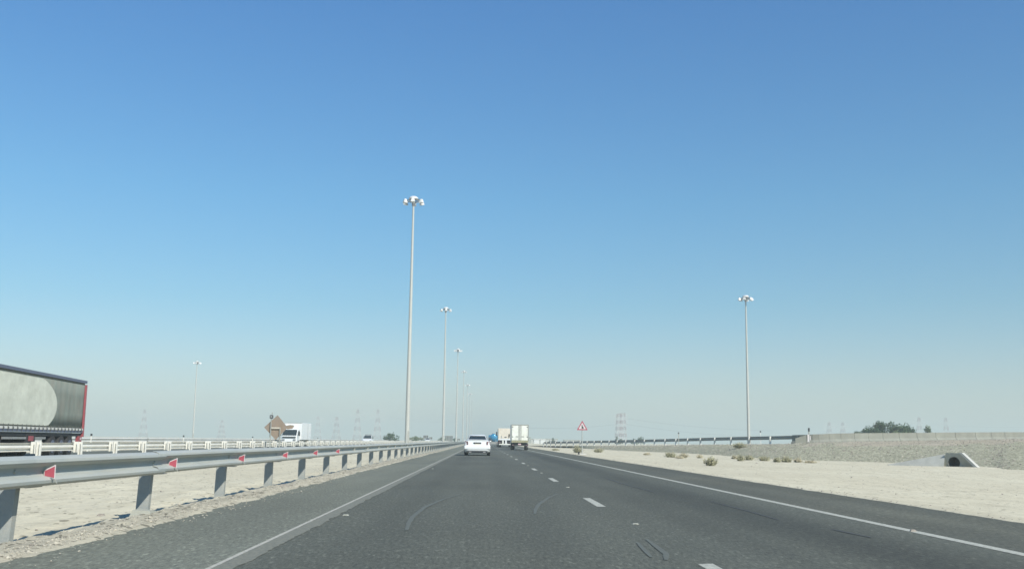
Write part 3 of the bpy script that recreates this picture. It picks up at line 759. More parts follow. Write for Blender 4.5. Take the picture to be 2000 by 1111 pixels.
def cream_truck(loc, label):
    rt = empty('cargo_truck', loc); tag(rt, label, 'truck')
    MB().box(-1.15, 1.15, .0, 6.5, 1.45, 3.12).build('cargo_body', cream, rt, bevel=.02)
    MB().box(-1.13, 1.13, -.05, .1, 1.18, 1.44).build('tail_sill', white_paint, rt)
    for s in (-1, 1):
        MB().box(s*.62-.06, s*.62+.06, -.03, -.001, 1.46, 1.9).build('door_latch', post_steel, rt)
        MB().box(s*.35-.12, s*.35+.12, -.04, .02, .62, 1.17).build('tail_panel', white_dirty, rt) if s < 0 else MB().box(.02, .28, -.06, .02, .45, 1.17).build('tail_panel', white_paint, rt)
        MB().box(s*.92-.16, s*.92+.16, -.06, -.0, .72, .9).build('tail_light', tail_red, rt)
        wheel(rt, s*.88, .9, .5, .5, s); wheel(rt, s*.88, 2.2, .5, .5, s); wheel(rt, s*.95, 6.6, .5, .3, s)
        MB().box(s*1.33-.09, s*1.33+.09, 7.0, 7.1, 1.9, 2.6).bar((s*1.1, 7.05, 2.5), (s*1.33, 7.05, 2.5), .025).build('mirror', under, rt)
    MB().box(-1.0, 1.0, .12, 7.5, .65, 1.15).build('chassis', under, rt)
    MB().box(-1.0, 1.0, -.08, .0, .42, .58).build('rear_bumper', white_dirty, rt)
    MB().box(-1.16, -1.14, .4, 6.2, 1.5, 3.05).build('side_panel', concrete_lit, rt)
    MB().prism_x([(6.6, .6), (6.6, 3.0), (7.2, 3.0), (8.2, 2.4), (8.35, .6)], -1.12, 1.12).build('cab', cream, rt, bevel=.06)
    MB().box(-.1, .25, -.04, -.001, 1.62, 1.74).build('rear_lamp', under, rt)
    return rt
cream_truck((3.75, 172, 0), 'cream bodied truck half hidden behind the box truck ahead')

def tank_truck(loc, label):
    rt = empty('tank_truck', loc); tag(rt, label, 'truck')
    b = MB(); n = 22; rg = []
    for y, r in ((0, .12), (.06, .42), (.2, .62), (.4, .70), (4.2, .70), (4.5, .5)):
        rg.append([(r*math.cos(2*math.pi*i/n), y, 1.62+r*math.sin(2*math.pi*i/n)) for i in range(n)])
    b.loft(rg); b.build('tank', blue_tank, rt, smooth=True)
    MB().box(-.75, .75, .1, 6.2, .62, .88).build('chassis', post_steel, rt)
    MB().box(-.8, .8, .0, .1, .45, .8).build('rear_bumper', post_steel, rt)
    for s in (-1, 1):
        wheel(rt, s*.78, 1.1, .42, .4, s); wheel(rt, s*.8, 5.2, .42, .25, s)
        MB().box(s*.65-.1, s*.65+.1, -.03, -.001, .62, .74).build('tail_light', tail_red, rt)
        MB().box(s*.6-.04, s*.6+.04, .8, 4.0, .88, 1.1).build('cradle', post_steel, rt)
        MB().bar((s*.35, -.02, .7), (s*.35, .02, 1.3), .03).build('ladder_rail', post_steel, rt)
    MB().prism_x([(4.7, .6), (4.7, 2.1), (5.6, 2.1), (6.3, 1.4), (6.4, .6)], -.9, .9).build('cab', blue_tank, rt, bevel=.05)
    MB().bar((0, 1.9, 2.28), (0, 1.9, 2.42), .22, 12).build('hatch', steel, rt)
    return rt
tank_truck((2.0, 188, 0), 'tank truck with shiny round blue tank, between white car and cream truck')

def delivery_truck(loc, label):
    rt = empty('delivery_truck', loc, math.pi-R(3.5)); tag(rt, label, 'truck')
    MB().box(-1.1, 1.1, 0, 5.4, .85, 3.0).build('cargo_box', white_paint, rt, bevel=.03)
    MB().box(-1.12, -1.101, 1.9, 1.96, .9, 2.98).build('panel_joint', post_steel, rt)
    MB().box(-1.11, 1.11, 5.36, 5.43, 2.96, 3.02).build('box_trim', post_steel, rt)
    MB().box(-.85, .85, .2, 6.9, .5, .82).build('chassis', under, rt)
    b = MB(); b.prism_x([(5.62, .42), (5.62, 2.2), (6.5, 2.22), (7.2, 1.35), (7.3, .42)], -.97, .97); b.build('cab', white_paint, rt, bevel=.06)
    q = [(-.86, 6.62, 2.10), (.86, 6.62, 2.10), (.9, 7.19, 1.40), (-.9, 7.19, 1.40)]
    q = [Vector(p) for p in q]; nn = Vector((0, .035, .025)); MB().loft([q, [p+nn for p in q]]).build('windscreen', glass, rt)
    MB().box(-.85, .85, 7.28, 7.32, 1.08, 1.26).build('grille', glass, rt)
    MB().box(-.96, .96, 7.24, 7.36, .42, .62).build('front_bumper', under, rt)
    for s in (-1, 1):
        q = [Vector(p) for p in [(s*.972, 5.9, 1.4), (s*.972, 7.0, 1.4), (s*.972, 6.5, 2.05), (s*.972, 5.9, 2.05)]]
        MB().loft([q, [p+Vector((s*.015, 0, 0)) for p in q]]).build('side_window', glass, rt)
        MB().box(s*.7-.16, s*.7+.16, 7.3, 7.34, .76, .94).build('headlight', steel, rt)
        MB().box(s*1.2-.08, s*1.2+.08, 6.85, 6.95, 1.35, 1.85).bar((s*.95, 6.9, 1.8), (s*1.2, 6.9, 1.8), .02).build('mirror', under, rt)
        wheel(rt, s*.82, 1.3, .4, .42, s); wheel(rt, s*.86, 6.4, .4, .25, s)
    return rt
delivery_truck((-23.95, 138.6, 0), 'white delivery truck facing the camera behind the brown diamond sign')

def curtain_trailer(loc, rz):
    """near side faces +X in local space; local y=0 rear end, front towards -y"""
    rt = empty('lorry', loc, rz); tag(rt, 'grey-green curtain sided lorry trailer with pale rounded emblem at the left edge', 'lorry')
    L_ = 13.6; zb, zt = 1.32, 3.86
    MB().box(-2.5, -.03, -L_, 0, zb, 3.83).build('cargo_body', curtain_m, rt)
    # curtain with slight vertical ripples
    b = MB(); n = 96; vs = []; fs = []
    rows = [(zb+.12, 0), (2.1, 1), (3.0, 1), (3.66, 0)]
    for i in range(n+1):
        y = -L_+.1+(L_-.25)*i/n
        rp = .008*math.sin(i*2.1)+.012*math.sin(i*.43+1)
        for z, k in rows: vs.append((.03+rp*(.35+.65*k), y, z))
    for i in range(n):
        for k in range(3): fs.append((4*i+k, 4*i+4+k, 4*i+5+k, 4*i+1+k))
    b.add(vs, fs); o = b.build('curtain', curtain_m, rt, smooth=True)
    s_ = o.modifiers.new('solid', 'SOLIDIFY'); s_.thickness = .008
    # emblem: large rounded shape, printed on the curtain
    b = MB(); P = []
    cy, cz, ry, rz_ = -9.9, 2.42, 5.15, 1.42
    for i in range(72):
        a = 2*math.pi*i/72; y = cy+ry*math.copysign(abs(math.cos(a))**.9, math.cos(a)); z = cz+rz_*math.sin(a)
        P.append((min(-.6, max(-L_+.12, y)), min(3.62, max(zb+.16, z))))
    b.loft([[(.066, y, z) for y, z in P], [(.072, y, z) for y, z in P]]); b.build('emblem', emblem_m, rt)
    MB().box(-.03, .09, -L_, .0, 3.76, 3.90).build('top_rail', blue_rail, rt)
    MB().box(-2.52, -.031, -L_, 0, 3.84, 3.89).build('roof', white_dirty, rt)
    MB().box(-.03, .10, -.13, .02, .98, 3.69).build('rear_post', red_paint, rt)
    MB().box(-.02, .07, -L_, -.14, zb-.14, zb).build('side_rail', blue_rail, rt)
    MB().box(.0, .085, -L_, -.14, zb-.02, zb+.09).build('deck_rail', galv_bright, rt)
    st = MB().box(.0, .02, -.018, .018, -.16, .17).box(.0205, .04, -.05, .05, -.06, .04).mesh('curtain_strap', post_dark)
    for i in range(24): link('curtain_strap', st, rt, (.09, -.5-i*.56, zb+.02))
    MB().box(-2.0, -.4, -L_+.6, -.3, .85, 1.17).build('chassis', under, rt)
    MB().box(-2.4, .0, -L_+.3, -.2, 1.0, 1.16).build('underframe', under, rt)
    for y in (-2.1, -3.45, -4.8):
        for x, s in ((-.17, 1), (-2.33, -1)): wheel(rt, x, y, .52, .36, s, blue_rail)
    MB().box(-.34, .02, -5.6, -1.3, 1.05, 1.10).build('mudguard', under, rt)
    MB().box(-.1, .05, -.75, -.16, .72, 1.02).build('lamp_bracket', red_paint, rt)
    MB().box(.0, .06, -.45, -.3, .82, .94).build('rear_lamp', refl_white, rt)
    MB().box(-.5, .02, -8.6, -7.4, .62, 1.12).build('tool_box', rubber, rt)
    MB().box(.025, .05, -8.3, -7.7, .78, 1.0).build('red_panel', red_paint, rt)
    for z in (.62, .86): MB().box(-.02, .02, -11.5, -5.9, z, z+.1).build('side_guard', steel, rt) if z > .7 else MB().box(-.12, -.08, -11.4, -9, z-.1, z-.02).build('side_guard', post_steel, rt)
    # tractor unit
    MB().prism_x([(-13.9, .7), (-13.9, 3.6), (-14.6, 3.7), (-15.9, 3.0), (-16.2, 2.0), (-16.3, .5), (-14.9, .5)], -2.48, -.02).build('cab', red_paint, rt, bevel=.08)
    MB().prism_x([(-16.235, 1.95), (-15.93, 2.95), (-15.95, 2.97), (-16.26, 1.97)], -2.3, -.2).build('windscreen', glass, rt)
    MB().box(-.015, .01, -15.7, -14.8, 1.9, 2.7).build('side_window', glass, rt)
    for y in (-11.9, -12.9, -15.4):
        for x, s in ((-.2, 1), (-2.3, -1)): wheel(rt, x, y, .5, .34, s)
    MB().box(-2.1, -.4, -15, -11.4, .7, 1.0).build('tractor_frame', under, rt)
    return rt
lt = curtain_trailer((-21.05, 55.0, 0), R(5.5))

# ------------------------------------------------------------------ signs
sg = empty('temporary_sign', (-15.5, 78, -.27)); tag(sg, 'back of a brown diamond road sign with a warning lamp on its left post', 'road sign')
b = MB(); dc = (0, 2.10); hd_ = .88
b.loft([[(dc[0]-hd_, 0, dc[1]), (dc[0]+.02, 0, dc[1]-.93), (dc[0]+hd_, 0, dc[1]), (dc[0]+.08, 0, dc[1]+.92)], [(dc[0]-hd_, .02, dc[1]), (dc[0]+.02, .02, dc[1]-.93), (dc[0]+hd_, .02, dc[1]), (dc[0]+.08, .02, dc[1]+.92)]])
b.build('sign_plate', sign_back, sg)
MB().loft([[(.74, -.01, 2.24), (1.02, -.01, 2.30), (1.28, -.01, 2.28), (1.36, -.01, 2.22), (1.22, -.01, 2.02), (.84, -.01, 1.97)], [(.74, .01, 2.24), (1.02, .01, 2.30), (1.28, .01, 2.28), (1.36, .01, 2.22), (1.22, .01, 2.02), (.84, .01, 1.97)]]).build('flap', sign_back, sg, (0, .04, 0))
MB().box(-.40, -.33, -.10, -.04, -.2, 2.75).build('post', post_steel, sg)
MB().box(.30, .37, -.10, -.04, -.2, 2.1).build('post', post_steel, sg)
MB().box(-.43, -.405, -.07, -.001, 1.35, 2.5).box(.27, .295, -.07, -.001, 1.15, 1.98).build('stiffener', under, sg)
MB().box(-.32, .29, -.11, -.045, 2.0, 2.12).build('cross_bar', wood_pale, sg)
MB().box(-.47, -.23, -.16, .02, 2.76, 3.02).build('warning_lamp', under, sg, bevel=.03)
MB().bar((-.32, -.07, 3.02), (-.30, -.07, 3.22), .03).build('antenna', post_steel, sg)
MB().bar((-.35, -.16, 2.89), (-.35, -.19, 2.89), .08, 12).build('lamp_lens', steel, sg)

ts = empty('warning_sign', (8.42, 87.3, -.02)); tag(ts, 'red bordered white triangle warning sign on a pole in the right verge', 'road sign')
def tri(h, cz, y0, y1):
    w_ = h*2/math.sqrt(3)/2; P = [(-w_, cz), (w_, cz), (0, cz+h)]
    return MB().loft([[(x, y0, z) for x, z in P], [(x, y1, z) for x, z in P]])
tri(.80, 2.06, 0, .015).build('sign_plate', refl_red, ts)
tri(.54, 2.15, -.006, -.001).build('white_field', refl_white, ts)
MB().box(-.05, .02, -.012, -.007, 2.19, 2.50).box(.021, .12, -.012, -.007, 2.19, 2.29).loft([[(.021, -.012, 2.291), (.1, -.012, 2.291), (.021, -.012, 2.40)], [(.021, -.007, 2.291), (.1, -.007, 2.291), (.021, -.007, 2.40)]]).build('symbol', black_paint, ts)
MB().bar((0, .05, -.2), (0, .05, 2.75), .038, 8).build('pole', galv, ts, smooth=True)
MB().loft([[(-.35, -.3, -.1), (.4, -.25, -.1), (.35, .35, -.1), (-.3, .3, -.1)], [(-.3, -.22, .10), (.33, -.2, .08), (.3, .28, .09), (-.25, .25, .1)]]).build('footing', concrete_lit, ts)
MB().bar((-.33, -.4, .0), (-.33, -.4, .28), .07, 6).build('stub', under, ts)

# marker posts on the far barrier and ramp
def marker(loc, h_, label, group=None, col_=None):
    rt = empty('marker_post', loc); tag(rt, label, 'marker post', group)
    MB().box(-.03, .03, -.02, .02, -.1, h_).build('post', col_ or galv_bright, rt)
    MB().box(-.06, .06, -.03, .03, h_-.02, h_+.13).build('reflector', under, rt)
proto = None
for y, l in ((72, 'small marker post on the far guardrail nearest the lorry tail'), (94, 'small marker post on the far guardrail below the lone left mast'),
             (122, 'small marker post on the far guardrail just left of the diamond sign'), (170, 'small marker post on the far guardrail right of the delivery truck')):
    marker((-26.9, y, 0), 1.05, l, 'marker posts along the far guardrail')
marker((20.6, 108.3, .75), 1.3, 'thin leaning marker post on the slope left of the right hand mast', None, post_steel)
marker((29.2, 108, .95), 1.35, 'short marker post behind the ramp guardrail right of the mast')

def signboard(loc, w_, z0, z1, label, cols, posts=2):
    rt = empty('signboard', loc); tag(rt, label, 'signboard')
    MB().box(-w_/2, w_/2, 0, .06, z0, z1).build('panel', post_steel, rt)
    for i in range(cols):
        x = -w_/2+w_*(i+.5)/cols; MB().box(x-w_/cols*.3, x+w_/cols*.3, -.03, -.001, z0+.1, z1-.1).build('board', black_paint if i % 2 else under, rt)
    for i in range(posts):
        x = -w_/2+.25+(w_-.5)*i/max(1, posts-1); MB().box(x-.06, x+.06, .061, .16, -.3, z1).build('post', post_steel, rt)
signboard((-21.9, 400, 0), 1.9, 1.6, 2.8, 'dark signboard on posts beyond the opposite road between first and second masts', 3)
signboard((-18.6, 372, 0), 1.2, 1.3, 2.1, 'small bluish signboard low at the horizon left of the second mast', 2)
signboard((-16.2, 500, 0), 3.7, .5, 3.2, 'wide dark signboard with vertical boards right of the second mast', 5, 3)
signboard((-11.3, 480, 0), 1.9, 1.0, 1.9, 'low dark board at the horizon left of the white car', 3)

# ------------------------------------------------------------------ vegetation
def tree(loc, h_, r_, label, m=leaf_dark, n=1500, seed=0, shape='round', leaf=.34, group=None):
    rnd = random.Random(seed); rt = empty('tree', loc); tag(rt, label, 'tree', group)
    b = MB(); b.bar((0, 0, -.1), (.1, 0, h_*.45), h_*.03, 7, h_*.018)
    for i in range(6):
        a = rnd.uniform(0, 6.28); b.bar((.08, 0, h_*rnd.uniform(.2, .42)), (r_*.6*math.cos(a), r_*.6*math.sin(a), h_*rnd.uniform(.55, .85)), h_*.012, 5, .02)
    b.build('trunk', bark, rt)
    clumps = []
    for i in range(34):
        a = rnd.uniform(0, 6.28); t_ = rnd.random()
        if shape == 'round': u_ = rnd.random()**.45; ph = rnd.uniform(-.5, 1.57); rr = r_*u_*math.cos(ph)*.88; zz = h_*(.40+.48*u_*math.sin(ph))
        else: rr = r_*rnd.random()*(1-t_)*.95; zz = h_*(.12+.8*t_)
        clumps.append((rr*math.cos(a), rr*math.sin(a), zz, r_*rnd.uniform(.2, .38)))
    b = MB()
    for i in range(n):
        cx, cy, cz, cr = clumps[rnd.randrange(len(clumps))]
        d = Vector((rnd.gauss(0, 1), rnd.gauss(0, 1), rnd.gauss(0, .8))).normalized()*cr*(.45+.62*rnd.random())
        c = Vector((cx, cy, max(.15, cz)))+d; c.z = max(.1, c.z)
        u = Vector((rnd.gauss(0, 1), rnd.gauss(0, 1), rnd.gauss(0, 1))).normalized(); v = u.orthogonal().normalized()*leaf*rnd.uniform(.5, 1)*.6; u = u*leaf*rnd.uniform(.5, 1)
        b.add([c-u-v*.4, c+u*.2-v, c+u, c-u*.1+v], [(0, 1, 2, 3)])
    b.build('crown', m, rt)
tree((73.04, 200.0, 0), 3.94, 2.00, 'leftmost low round tree of the dark clump behind the parapet', seed=1, n=1500, leaf=.22)
tree((75.32, 200.0, 0), 4.79, 2.68, 'second tree from the left in the dark clump behind the parapet', seed=2, n=2600, leaf=.24)
tree((77.95, 201.1, 0), 5.76, 3.26, 'tall domed dark tree near the middle of the clump behind the parapet', seed=3, n=4200, leaf=.24)
tree((80.69, 200.0, 0), 5.88, 3.26, 'tallest tree right of centre in the clump behind the parapet', seed=4, n=4200, leaf=.24)
tree((83.21, 200.6, 0), 4.85, 2.90, 'rightmost sloping dark tree of the clump behind the parapet', seed=5, n=3200, leaf=.24)
tree((79.84, 196.6, 0), 3.88, 2.68, 'lighter green low tree in front of the dark clump', leaf_pale, seed=6, n=2200, leaf=.22)
tree((87.09, 200.0, 0), 5.14, 1.86, 'small pointed tree standing alone right of the dark clump', leaf_pale, seed=7, n=1400, leaf=.2, shape='cone')
tree((65.0, 500, 0), 3.9, 1.3, 'narrow dark tree at the foot of the red and white pylons', seed=8, n=350, shape='cone', leaf=.4)
tree((67.6, 505, 0), 2.9, 1.4, 'low dark tree just right of the pylons foot', seed=12, n=300, leaf=.4)
tree((73.2, 500, 0), 3.0, 2.0, 'flat dark tree behind the ramp guardrail, right of the pylons', seed=9, n=400, leaf=.4)
tree((76.6, 500, 0), 3.9, 2.2, 'rounded dark tree behind the ramp guardrail, right of the flat one', seed=10, n=450, leaf=.4)
tree((34.0, 500, 0), 3.0, 1.1, 'small dark pointed tree left of the triangle sign at the horizon', seed=11, n=250, shape='cone', leaf=.35)
tree((-26.6, 300, 0), 3.0, 2.5, 'dark sprawling tree at the horizon left of the nearest mast', seed=13, n=600, leaf=.3)
tree((-21.4, 330, 0), 2.3, 2.2, 'low brownish tree just right of the nearest mast', leaf_pale, seed=14, n=400, leaf=.3)
tree((-18.5, 480, 0), 2.4, 2.2, 'pale low tree far off left of the second mast', leaf_pale, seed=15, n=300, leaf=.4)
tree((-12.7, 480, 0), 2.2, 1.3, 'tiny dark tree beside the wide dark signboard', seed=16, n=200, leaf=.35)
tree((-27.9, 480, 0), 1.9, 1.2, 'tiny dark shrub-like tree left of the small white car', seed=17, n=200, leaf=.35)

def shrub(loc, r_, h_, m, label, seed, group='dry shrubs on the right hand sand'):
    rnd = random.Random(seed); b = MB()
    n = int(140+r_*260)
    for i in range(n):
        a = rnd.uniform(0, 6.28); t_ = rnd.uniform(.15, 1.25); L_ = rnd.uniform(.35, 1.2)
        base = Vector((rnd.gauss(0, r_*.25), rnd.gauss(0, r_*.25), -.03)); tip = base+Vector((math.sin(t_)*math.cos(a)*r_*L_, math.sin(t_)*math.sin(a)*r_*L_, math.cos(t_)*h_*L_+.03))
        sd_ = Vector((-math.sin(a), math.cos(a), .3))*rnd.uniform(.008, .018); mid = base.lerp(tip, .55)+Vector((0, 0, .03))
        b.add([base-sd_, base+sd_, mid+sd_, tip, mid-sd_], [(0, 1, 2, 3, 4)])
        for k in range(3):
            c = base.lerp(tip, rnd.uniform(.45, 1)); u = Vector((rnd.gauss(0, 1), rnd.gauss(0, 1), rnd.gauss(0, 1))).normalized()*rnd.uniform(.02, .05); v = u.orthogonal()*.6
            b.add([c-u, c+v, c+u, c-v], [(0, 1, 2, 3)])
    o = b.build('shrub', m, None, loc); tag(o, label, 'shrub', group); return o
SH = [((10.85, 49.0), .34, .42, tuft_g, 'biggest olive shrub in the right hand sand, nearest the road'),
      ((17.7, 72.4), .22, .22, tuft_m, 'small straw shrub behind and right of the biggest olive shrub'),
      ((16.05, 64.1), .28, .36, tuft_g, 'upright olive shrub at the left end of the shrub row by the slope'),
      ((17.2, 66.5), .36, .32, tuft_g, 'wide olive shrub left of centre in the shrub row'),
      ((17.7, 64.8), .42, .30, tuft_g, 'low spreading shrub in the middle of the shrub row'),
      ((17.7, 61.9), .24, .27, tuft_g, 'small shrub right of the middle of the shrub row'),
      ((18.4, 62.4), .42, .34, tuft_g, 'dense olive shrub at the right of the shrub row'),
      ((19.0, 62.0), .26, .26, tuft_m, 'straw coloured shrub closing the shrub row on its right'),
      ((19.0, 59.6), .36, .14, tuft_m, 'flat dry tuft right of the shrub row, toward the culvert'),
      ((15.9, 75.4), .22, .24, tuft_m, 'thin dry tuft behind the biggest olive shrub to its left'),
      ((13.9, 76.2), .5, .38, tuft_g, 'broad dry shrub midway between triangle sign and mast foot'),
      ((15.0, 77.0), .42, .34, tuft_m, 'straw shrub just right of the broad one'),
      ((14.0, 88.0), .3, .2, tuft_m, 'faint low tuft left of the broad shrub'),
      ((11.9, 106), .6, .42, tuft_g, 'pale shrub at road level right behind the triangle sign'),
      ((9.2, 100.0), .5, .75, tuft_g, 'rounded olive bush standing left of the triangle sign pole'),
      ((8.6, 122.0), .45, .24, tuft_g, 'dark low tuft far left of the triangle sign'),
      ((13.6, 71), .3, .16, tuft_m, 'tiny straw tuft left of the shrub row')]
for i, ((x, y), r_, h_, m, l) in enumerate(SH):
    shrub((x, y, ground_h(x, y)), r_, h_, m, l, 40+i)
# tumbleweed resting on the slope
tw = shrub((23.7, 95.0, .72), .75, .5, tuft_g, 'dark brown tumbleweed lying on the gravel slope below the mast', 77, None)
if 'group' in tw: del tw['group']

# ------------------------------------------------------------------ loose stones
def stones(name, m, pts, label, seed):
    rnd = random.Random(seed); b = MB()
    for x, y, z, s in pts:
        u = [Vector((rnd.uniform(.6, 1), rnd.uniform(-.3, .3), 0)), Vector((rnd.uniform(-.3, .3), rnd.uniform(.6, 1), 0)), Vector((-rnd.uniform(.6, 1), rnd.uniform(-.3, .3), 0)), Vector((rnd.uniform(-.3, .3), -rnd.uniform(.6, 1), 0)), Vector((rnd.uniform(-.3, .3), rnd.uniform(-.3, .3), rnd.uniform(.35, .7)))]
        c = Vector((x, y, z)); V = [c+p*s for p in u]+[c+Vector((0, 0, -.4*s))]
        b.add(V, [(0, 1, 4), (1, 2, 4), (2, 3, 4), (3, 0, 4), (1, 0, 5), (2, 1, 5), (3, 2, 5), (0, 3, 5)])
    tag(b.build(name, m), label, kind='stuff')
rnd = random.Random(9)
P = []
for i in range(9000):
    y = 3+27*rnd.random()**1.3 if i < 6500 else rnd.uniform(20, 70); x = -3.98-abs(rnd.gauss(0, .28)) if rnd.random() < .85 else rnd.uniform(-4.9, -3.6)
    P.append((x, y, ground_h(x, y)+.001 if x < -3.9 else .004, rnd.uniform(.004, .017)*(1 if rnd.random() < .95 else 2.2)))
stones('gravel', stone_m, P, 'pale limestone chips scattered along the berm under the left guardrail', 1)
P = []
for i in range(1900):
    y = rnd.uniform(3, 70); x = -4.0-abs(rnd.gauss(0, .35)); P.append((x, y, ground_h(x, y), rnd.uniform(.005, .02)))
for i in range(700):
    y = rnd.uniform(9, 60); x = rnd.uniform(-15, -5); P.append((x, y, ground_h(x, y), rnd.uniform(.008, .03)*(1 if rnd.random() < .93 else 2)))
for i in range(1400):
    y = rnd.uniform(14, 100); x = rnd.uniform(7.6, 24) if rnd.random() < .7 else 7.65+abs(rnd.gauss(0, .15)); P.append((x, y, ground_h(x, y), rnd.uniform(.008, .03)*(1 if rnd.random() < .93 else 1.8)))
stones('pebbles', stone_d, P, 'brown pebbles lying on the sand either side of the road', 2)
P = []
for i in range(9000):
    t = 2.2+8.0*rnd.random(); s = rnd.random(); a = catm(T3, t); c = catm(C, t); p = a.lerp(c, s); zz = -.06+(c.z+.06)*(1-(1-s)**2.2)
    zz += .10*min(1, c.z*.8)*math.sin(math.pi*min(1, s*1.02))*(noise.noise(Vector((p.x*.5, p.y*.5, 1)))+.5*noise.noise(Vector((p.x*1.7, p.y*1.7, 4))))
    P.append((p.x, p.y, zz, rnd.uniform(.03, .09)*(1 if rnd.random() < .95 else 1.6)))
stones('rubble', stone_d, P[:5200], 'grey brown rubble covering the embankment slope', 3)
stones('rubble', stone_m, P[5200:], 'paler rubble stones mixed over the embankment slope', 4)
# concrete slab at the second post, debris
b = MB(); b.loft([[(-.15, -.14, -.06), (.14, -.10, -.06), (.15, .16, -.06), (-.14, .12, -.06)], [(-.10, -.12, .055), (.13, -.09, .04), (.135, .13, .035), (-.08, .1, .06)]])
tag(b.build('concrete_slab', concrete, None, (-4.66, 14.55, .0)), 'flat broken concrete slab at the foot of the second visible guardrail post', 'slab')
for i, (x, y, l) in enumerate([(-1.88, 14.6, 'small pale road stud nearest the camera beside the left edge line'), (-1.82, 38.4, 'small pale road stud far along the left edge line behind the white car'),
                               (2.01, 13.6, 'pale road stud in the gap before the first whole lane dash'), (2.0, 24.2, 'pale road stud between first and second whole lane dashes'),
                               (2.0, 34.9, 'pale road stud between second and third whole lane dashes'), (2.0, 45.2, 'pale road stud between third and fourth whole lane dashes')]):
    b = MB(); b.loft([[(-.042, -.04, 0), (.042, -.04, 0), (.042, .04, 0), (-.042, .04, 0)], [(-.03, -.02, .012), (.03, -.02, .012), (.03, .02, .012), (-.03, .02, .012)]])
    b.box(-.02, .02, -.042, -.03, .003, .010)
    tag(b.build('road_stud', line_white, None, (x, y, .002)), l, 'road stud', 'road studs on the lane lines')
for x, y, s, l in [(-5.6, 15.6, .07, 'dark stone on the sand behind the guardrail near the slab'), (-6.6, 13.2, .06, 'small dark stone far left on the median sand'),
                   (5.37, 12.9, .05, 'small dark stone lying on the right white edge line'), (-4.25, 22.6, .11, 'dark lump of asphalt at the edge of the left berm'), (14.9, 56, .09, 'dark stone on the sand in front of the shrub row')]:
    b = MB(); b.loft([[(-s, -s*.6, -.01), (s*.9, -s*.5, -.01), (s, s*.5, -.01), (-s*.8, s*.6, -.01)], [(-s*.5, -s*.3, s*.5), (s*.6, -s*.2, s*.35), (s*.5, s*.3, s*.45), (-s*.4, s*.3, s*.5)]])
    tag(b.build('stone', stone_d, None, (x, y, ground_h(x, y) if abs(x) > 5.5 or x < 0 else .006)), l, 'stone')

# ------------------------------------------------------------------ pylons
def pylon(loc, H_, label, kind_='tapered', rz=0, s=1):
    rt = empty('pylon', loc, rz); tag(rt, label, 'pylon', 'power line pylons at the horizon')
    nb = 7 if kind_ != 'mast' else 9
    wid = lambda z: (4.2 if kind_ != 'mast' else 1.7)*(1-z/H_)**1.1+(1.1 if kind_ != 'mast' else 2.0)
    for k in range(nb):
        z0, z1 = H_*k/nb, H_*(k+1)/nb; a, c = wid(z0), wid(z1); b = MB()
        for sx, sy in ((1, 1), (1, -1), (-1, -1), (-1, 1)): b.bar((sx*a, sy*a, z0), (sx*c, sy*c, z1), .22*s, 4)
        for (p, q) in (((1, 1), (1, -1)), ((1, -1), (-1, -1)), ((-1, -1), (-1, 1)), ((-1, 1), (1, 1))):
            b.bar((p[0]*a, p[1]*a, z0), (q[0]*c, q[1]*c, z1), .14*s, 4); b.bar((q[0]*a, q[1]*a, z0), (p[0]*c, p[1]*c, z1), .14*s, 4)
            b.bar((p[0]*c, p[1]*c, z1), (q[0]*c, q[1]*c, z1), .14*s, 4)
        b.build('lattice_section', pyl_red if k % 2 == 0 else pyl_white, rt)
    for z, L_ in ((.66, 9), (.80, 11), (.94, 8)):
        L_ = L_ if kind_ != 'mast' else 5; zz = H_*z; c = wid(zz)
        for sx in (-1, 1):
            b = MB(); b.bar((sx*c, c*.5, zz), (sx*L_, 0, zz+.4), .18*s, 4); b.bar((sx*c, -c*.5, zz), (sx*L_, 0, zz+.4), .18*s, 4); b.bar((sx*c, 0, zz+2), (sx*L_, 0, zz+.4), .16*s, 4)
            b.bar((sx*(L_-.2), 0, zz+.3), (sx*(L_-.2), 0, zz-2.4), .2, 4); b.build('cross_arm', pyl_white, rt)
    b = MB(); b.bar((0, 0, H_), (0, 0, H_*1.04), .2, 4); b.build('peak', pyl_red, rt)
    return rt
PY = [(-487, 1500, 39, 'tapered', 'lone hazy pylon above the left guardrail, right of the lorry'), (-388, 1550, 26, 'tapered', 'short faint pylon just right of the lone left mast'),
      (-238, 1500, 32, 'tapered', 'faint narrow pylon right of the white delivery truck'), (-211, 1500, 32, 'tapered', 'faint narrow pylon, second right of the delivery truck'),
      (-175, 1450, 42, 'tapered', 'hazy pylon with arms, left one of the pair left of the nearest mast'), (-147, 1450, 42, 'tapered', 'hazy pylon with arms just left of the nearest mast'),
      (133.8, 1010, 28.5, 'mast', 'left one of the two close red and white striped pylons'), (138.6, 1020, 29.5, 'mast', 'right one of the two close red and white striped pylons'),
      (507, 1500, 34, 'tapered', 'faint pylon left of the end marker on the ramp'), (527, 1500, 34, 'tapered', 'faint pylon above the end marker on the ramp'),
      (598, 1400, 40, 'tapered', 'hazy pylon with wide arms just right of the tree clump'), (635, 1400, 40, 'tapered', 'hazy pylon with wide arms right of the lone tree')]
for x, y, H_, k, l in PY: pylon((x, y, 0), H_, l, k, R(random.uniform(-12, 12)), 1.35 if k != 'mast' else 1.0)
def cable(a, b_, sag, label, r_=.11):
    b = MB(); n = 26; a = Vector(a); b_ = Vector(b_); prev = None
    for i in range(n+1):
        t = i/n; p = a.lerp(b_, t); p.z -= sag*4*t*(1-t)
        if prev is not None: b.bar(prev, p, r_, 4)
        prev = p
    tag(b.build('power_cable', cable_m), label, 'power cable')
cable((133.8, 1010, 19), (20, 960, 14.5), 3, 'sagging cable from the striped pylons to the left behind the triangle sign')
cable((138.6, 1020, 19.5), (290, 1060, 8.5), 2.5, 'sagging cable from the striped pylons to the right')
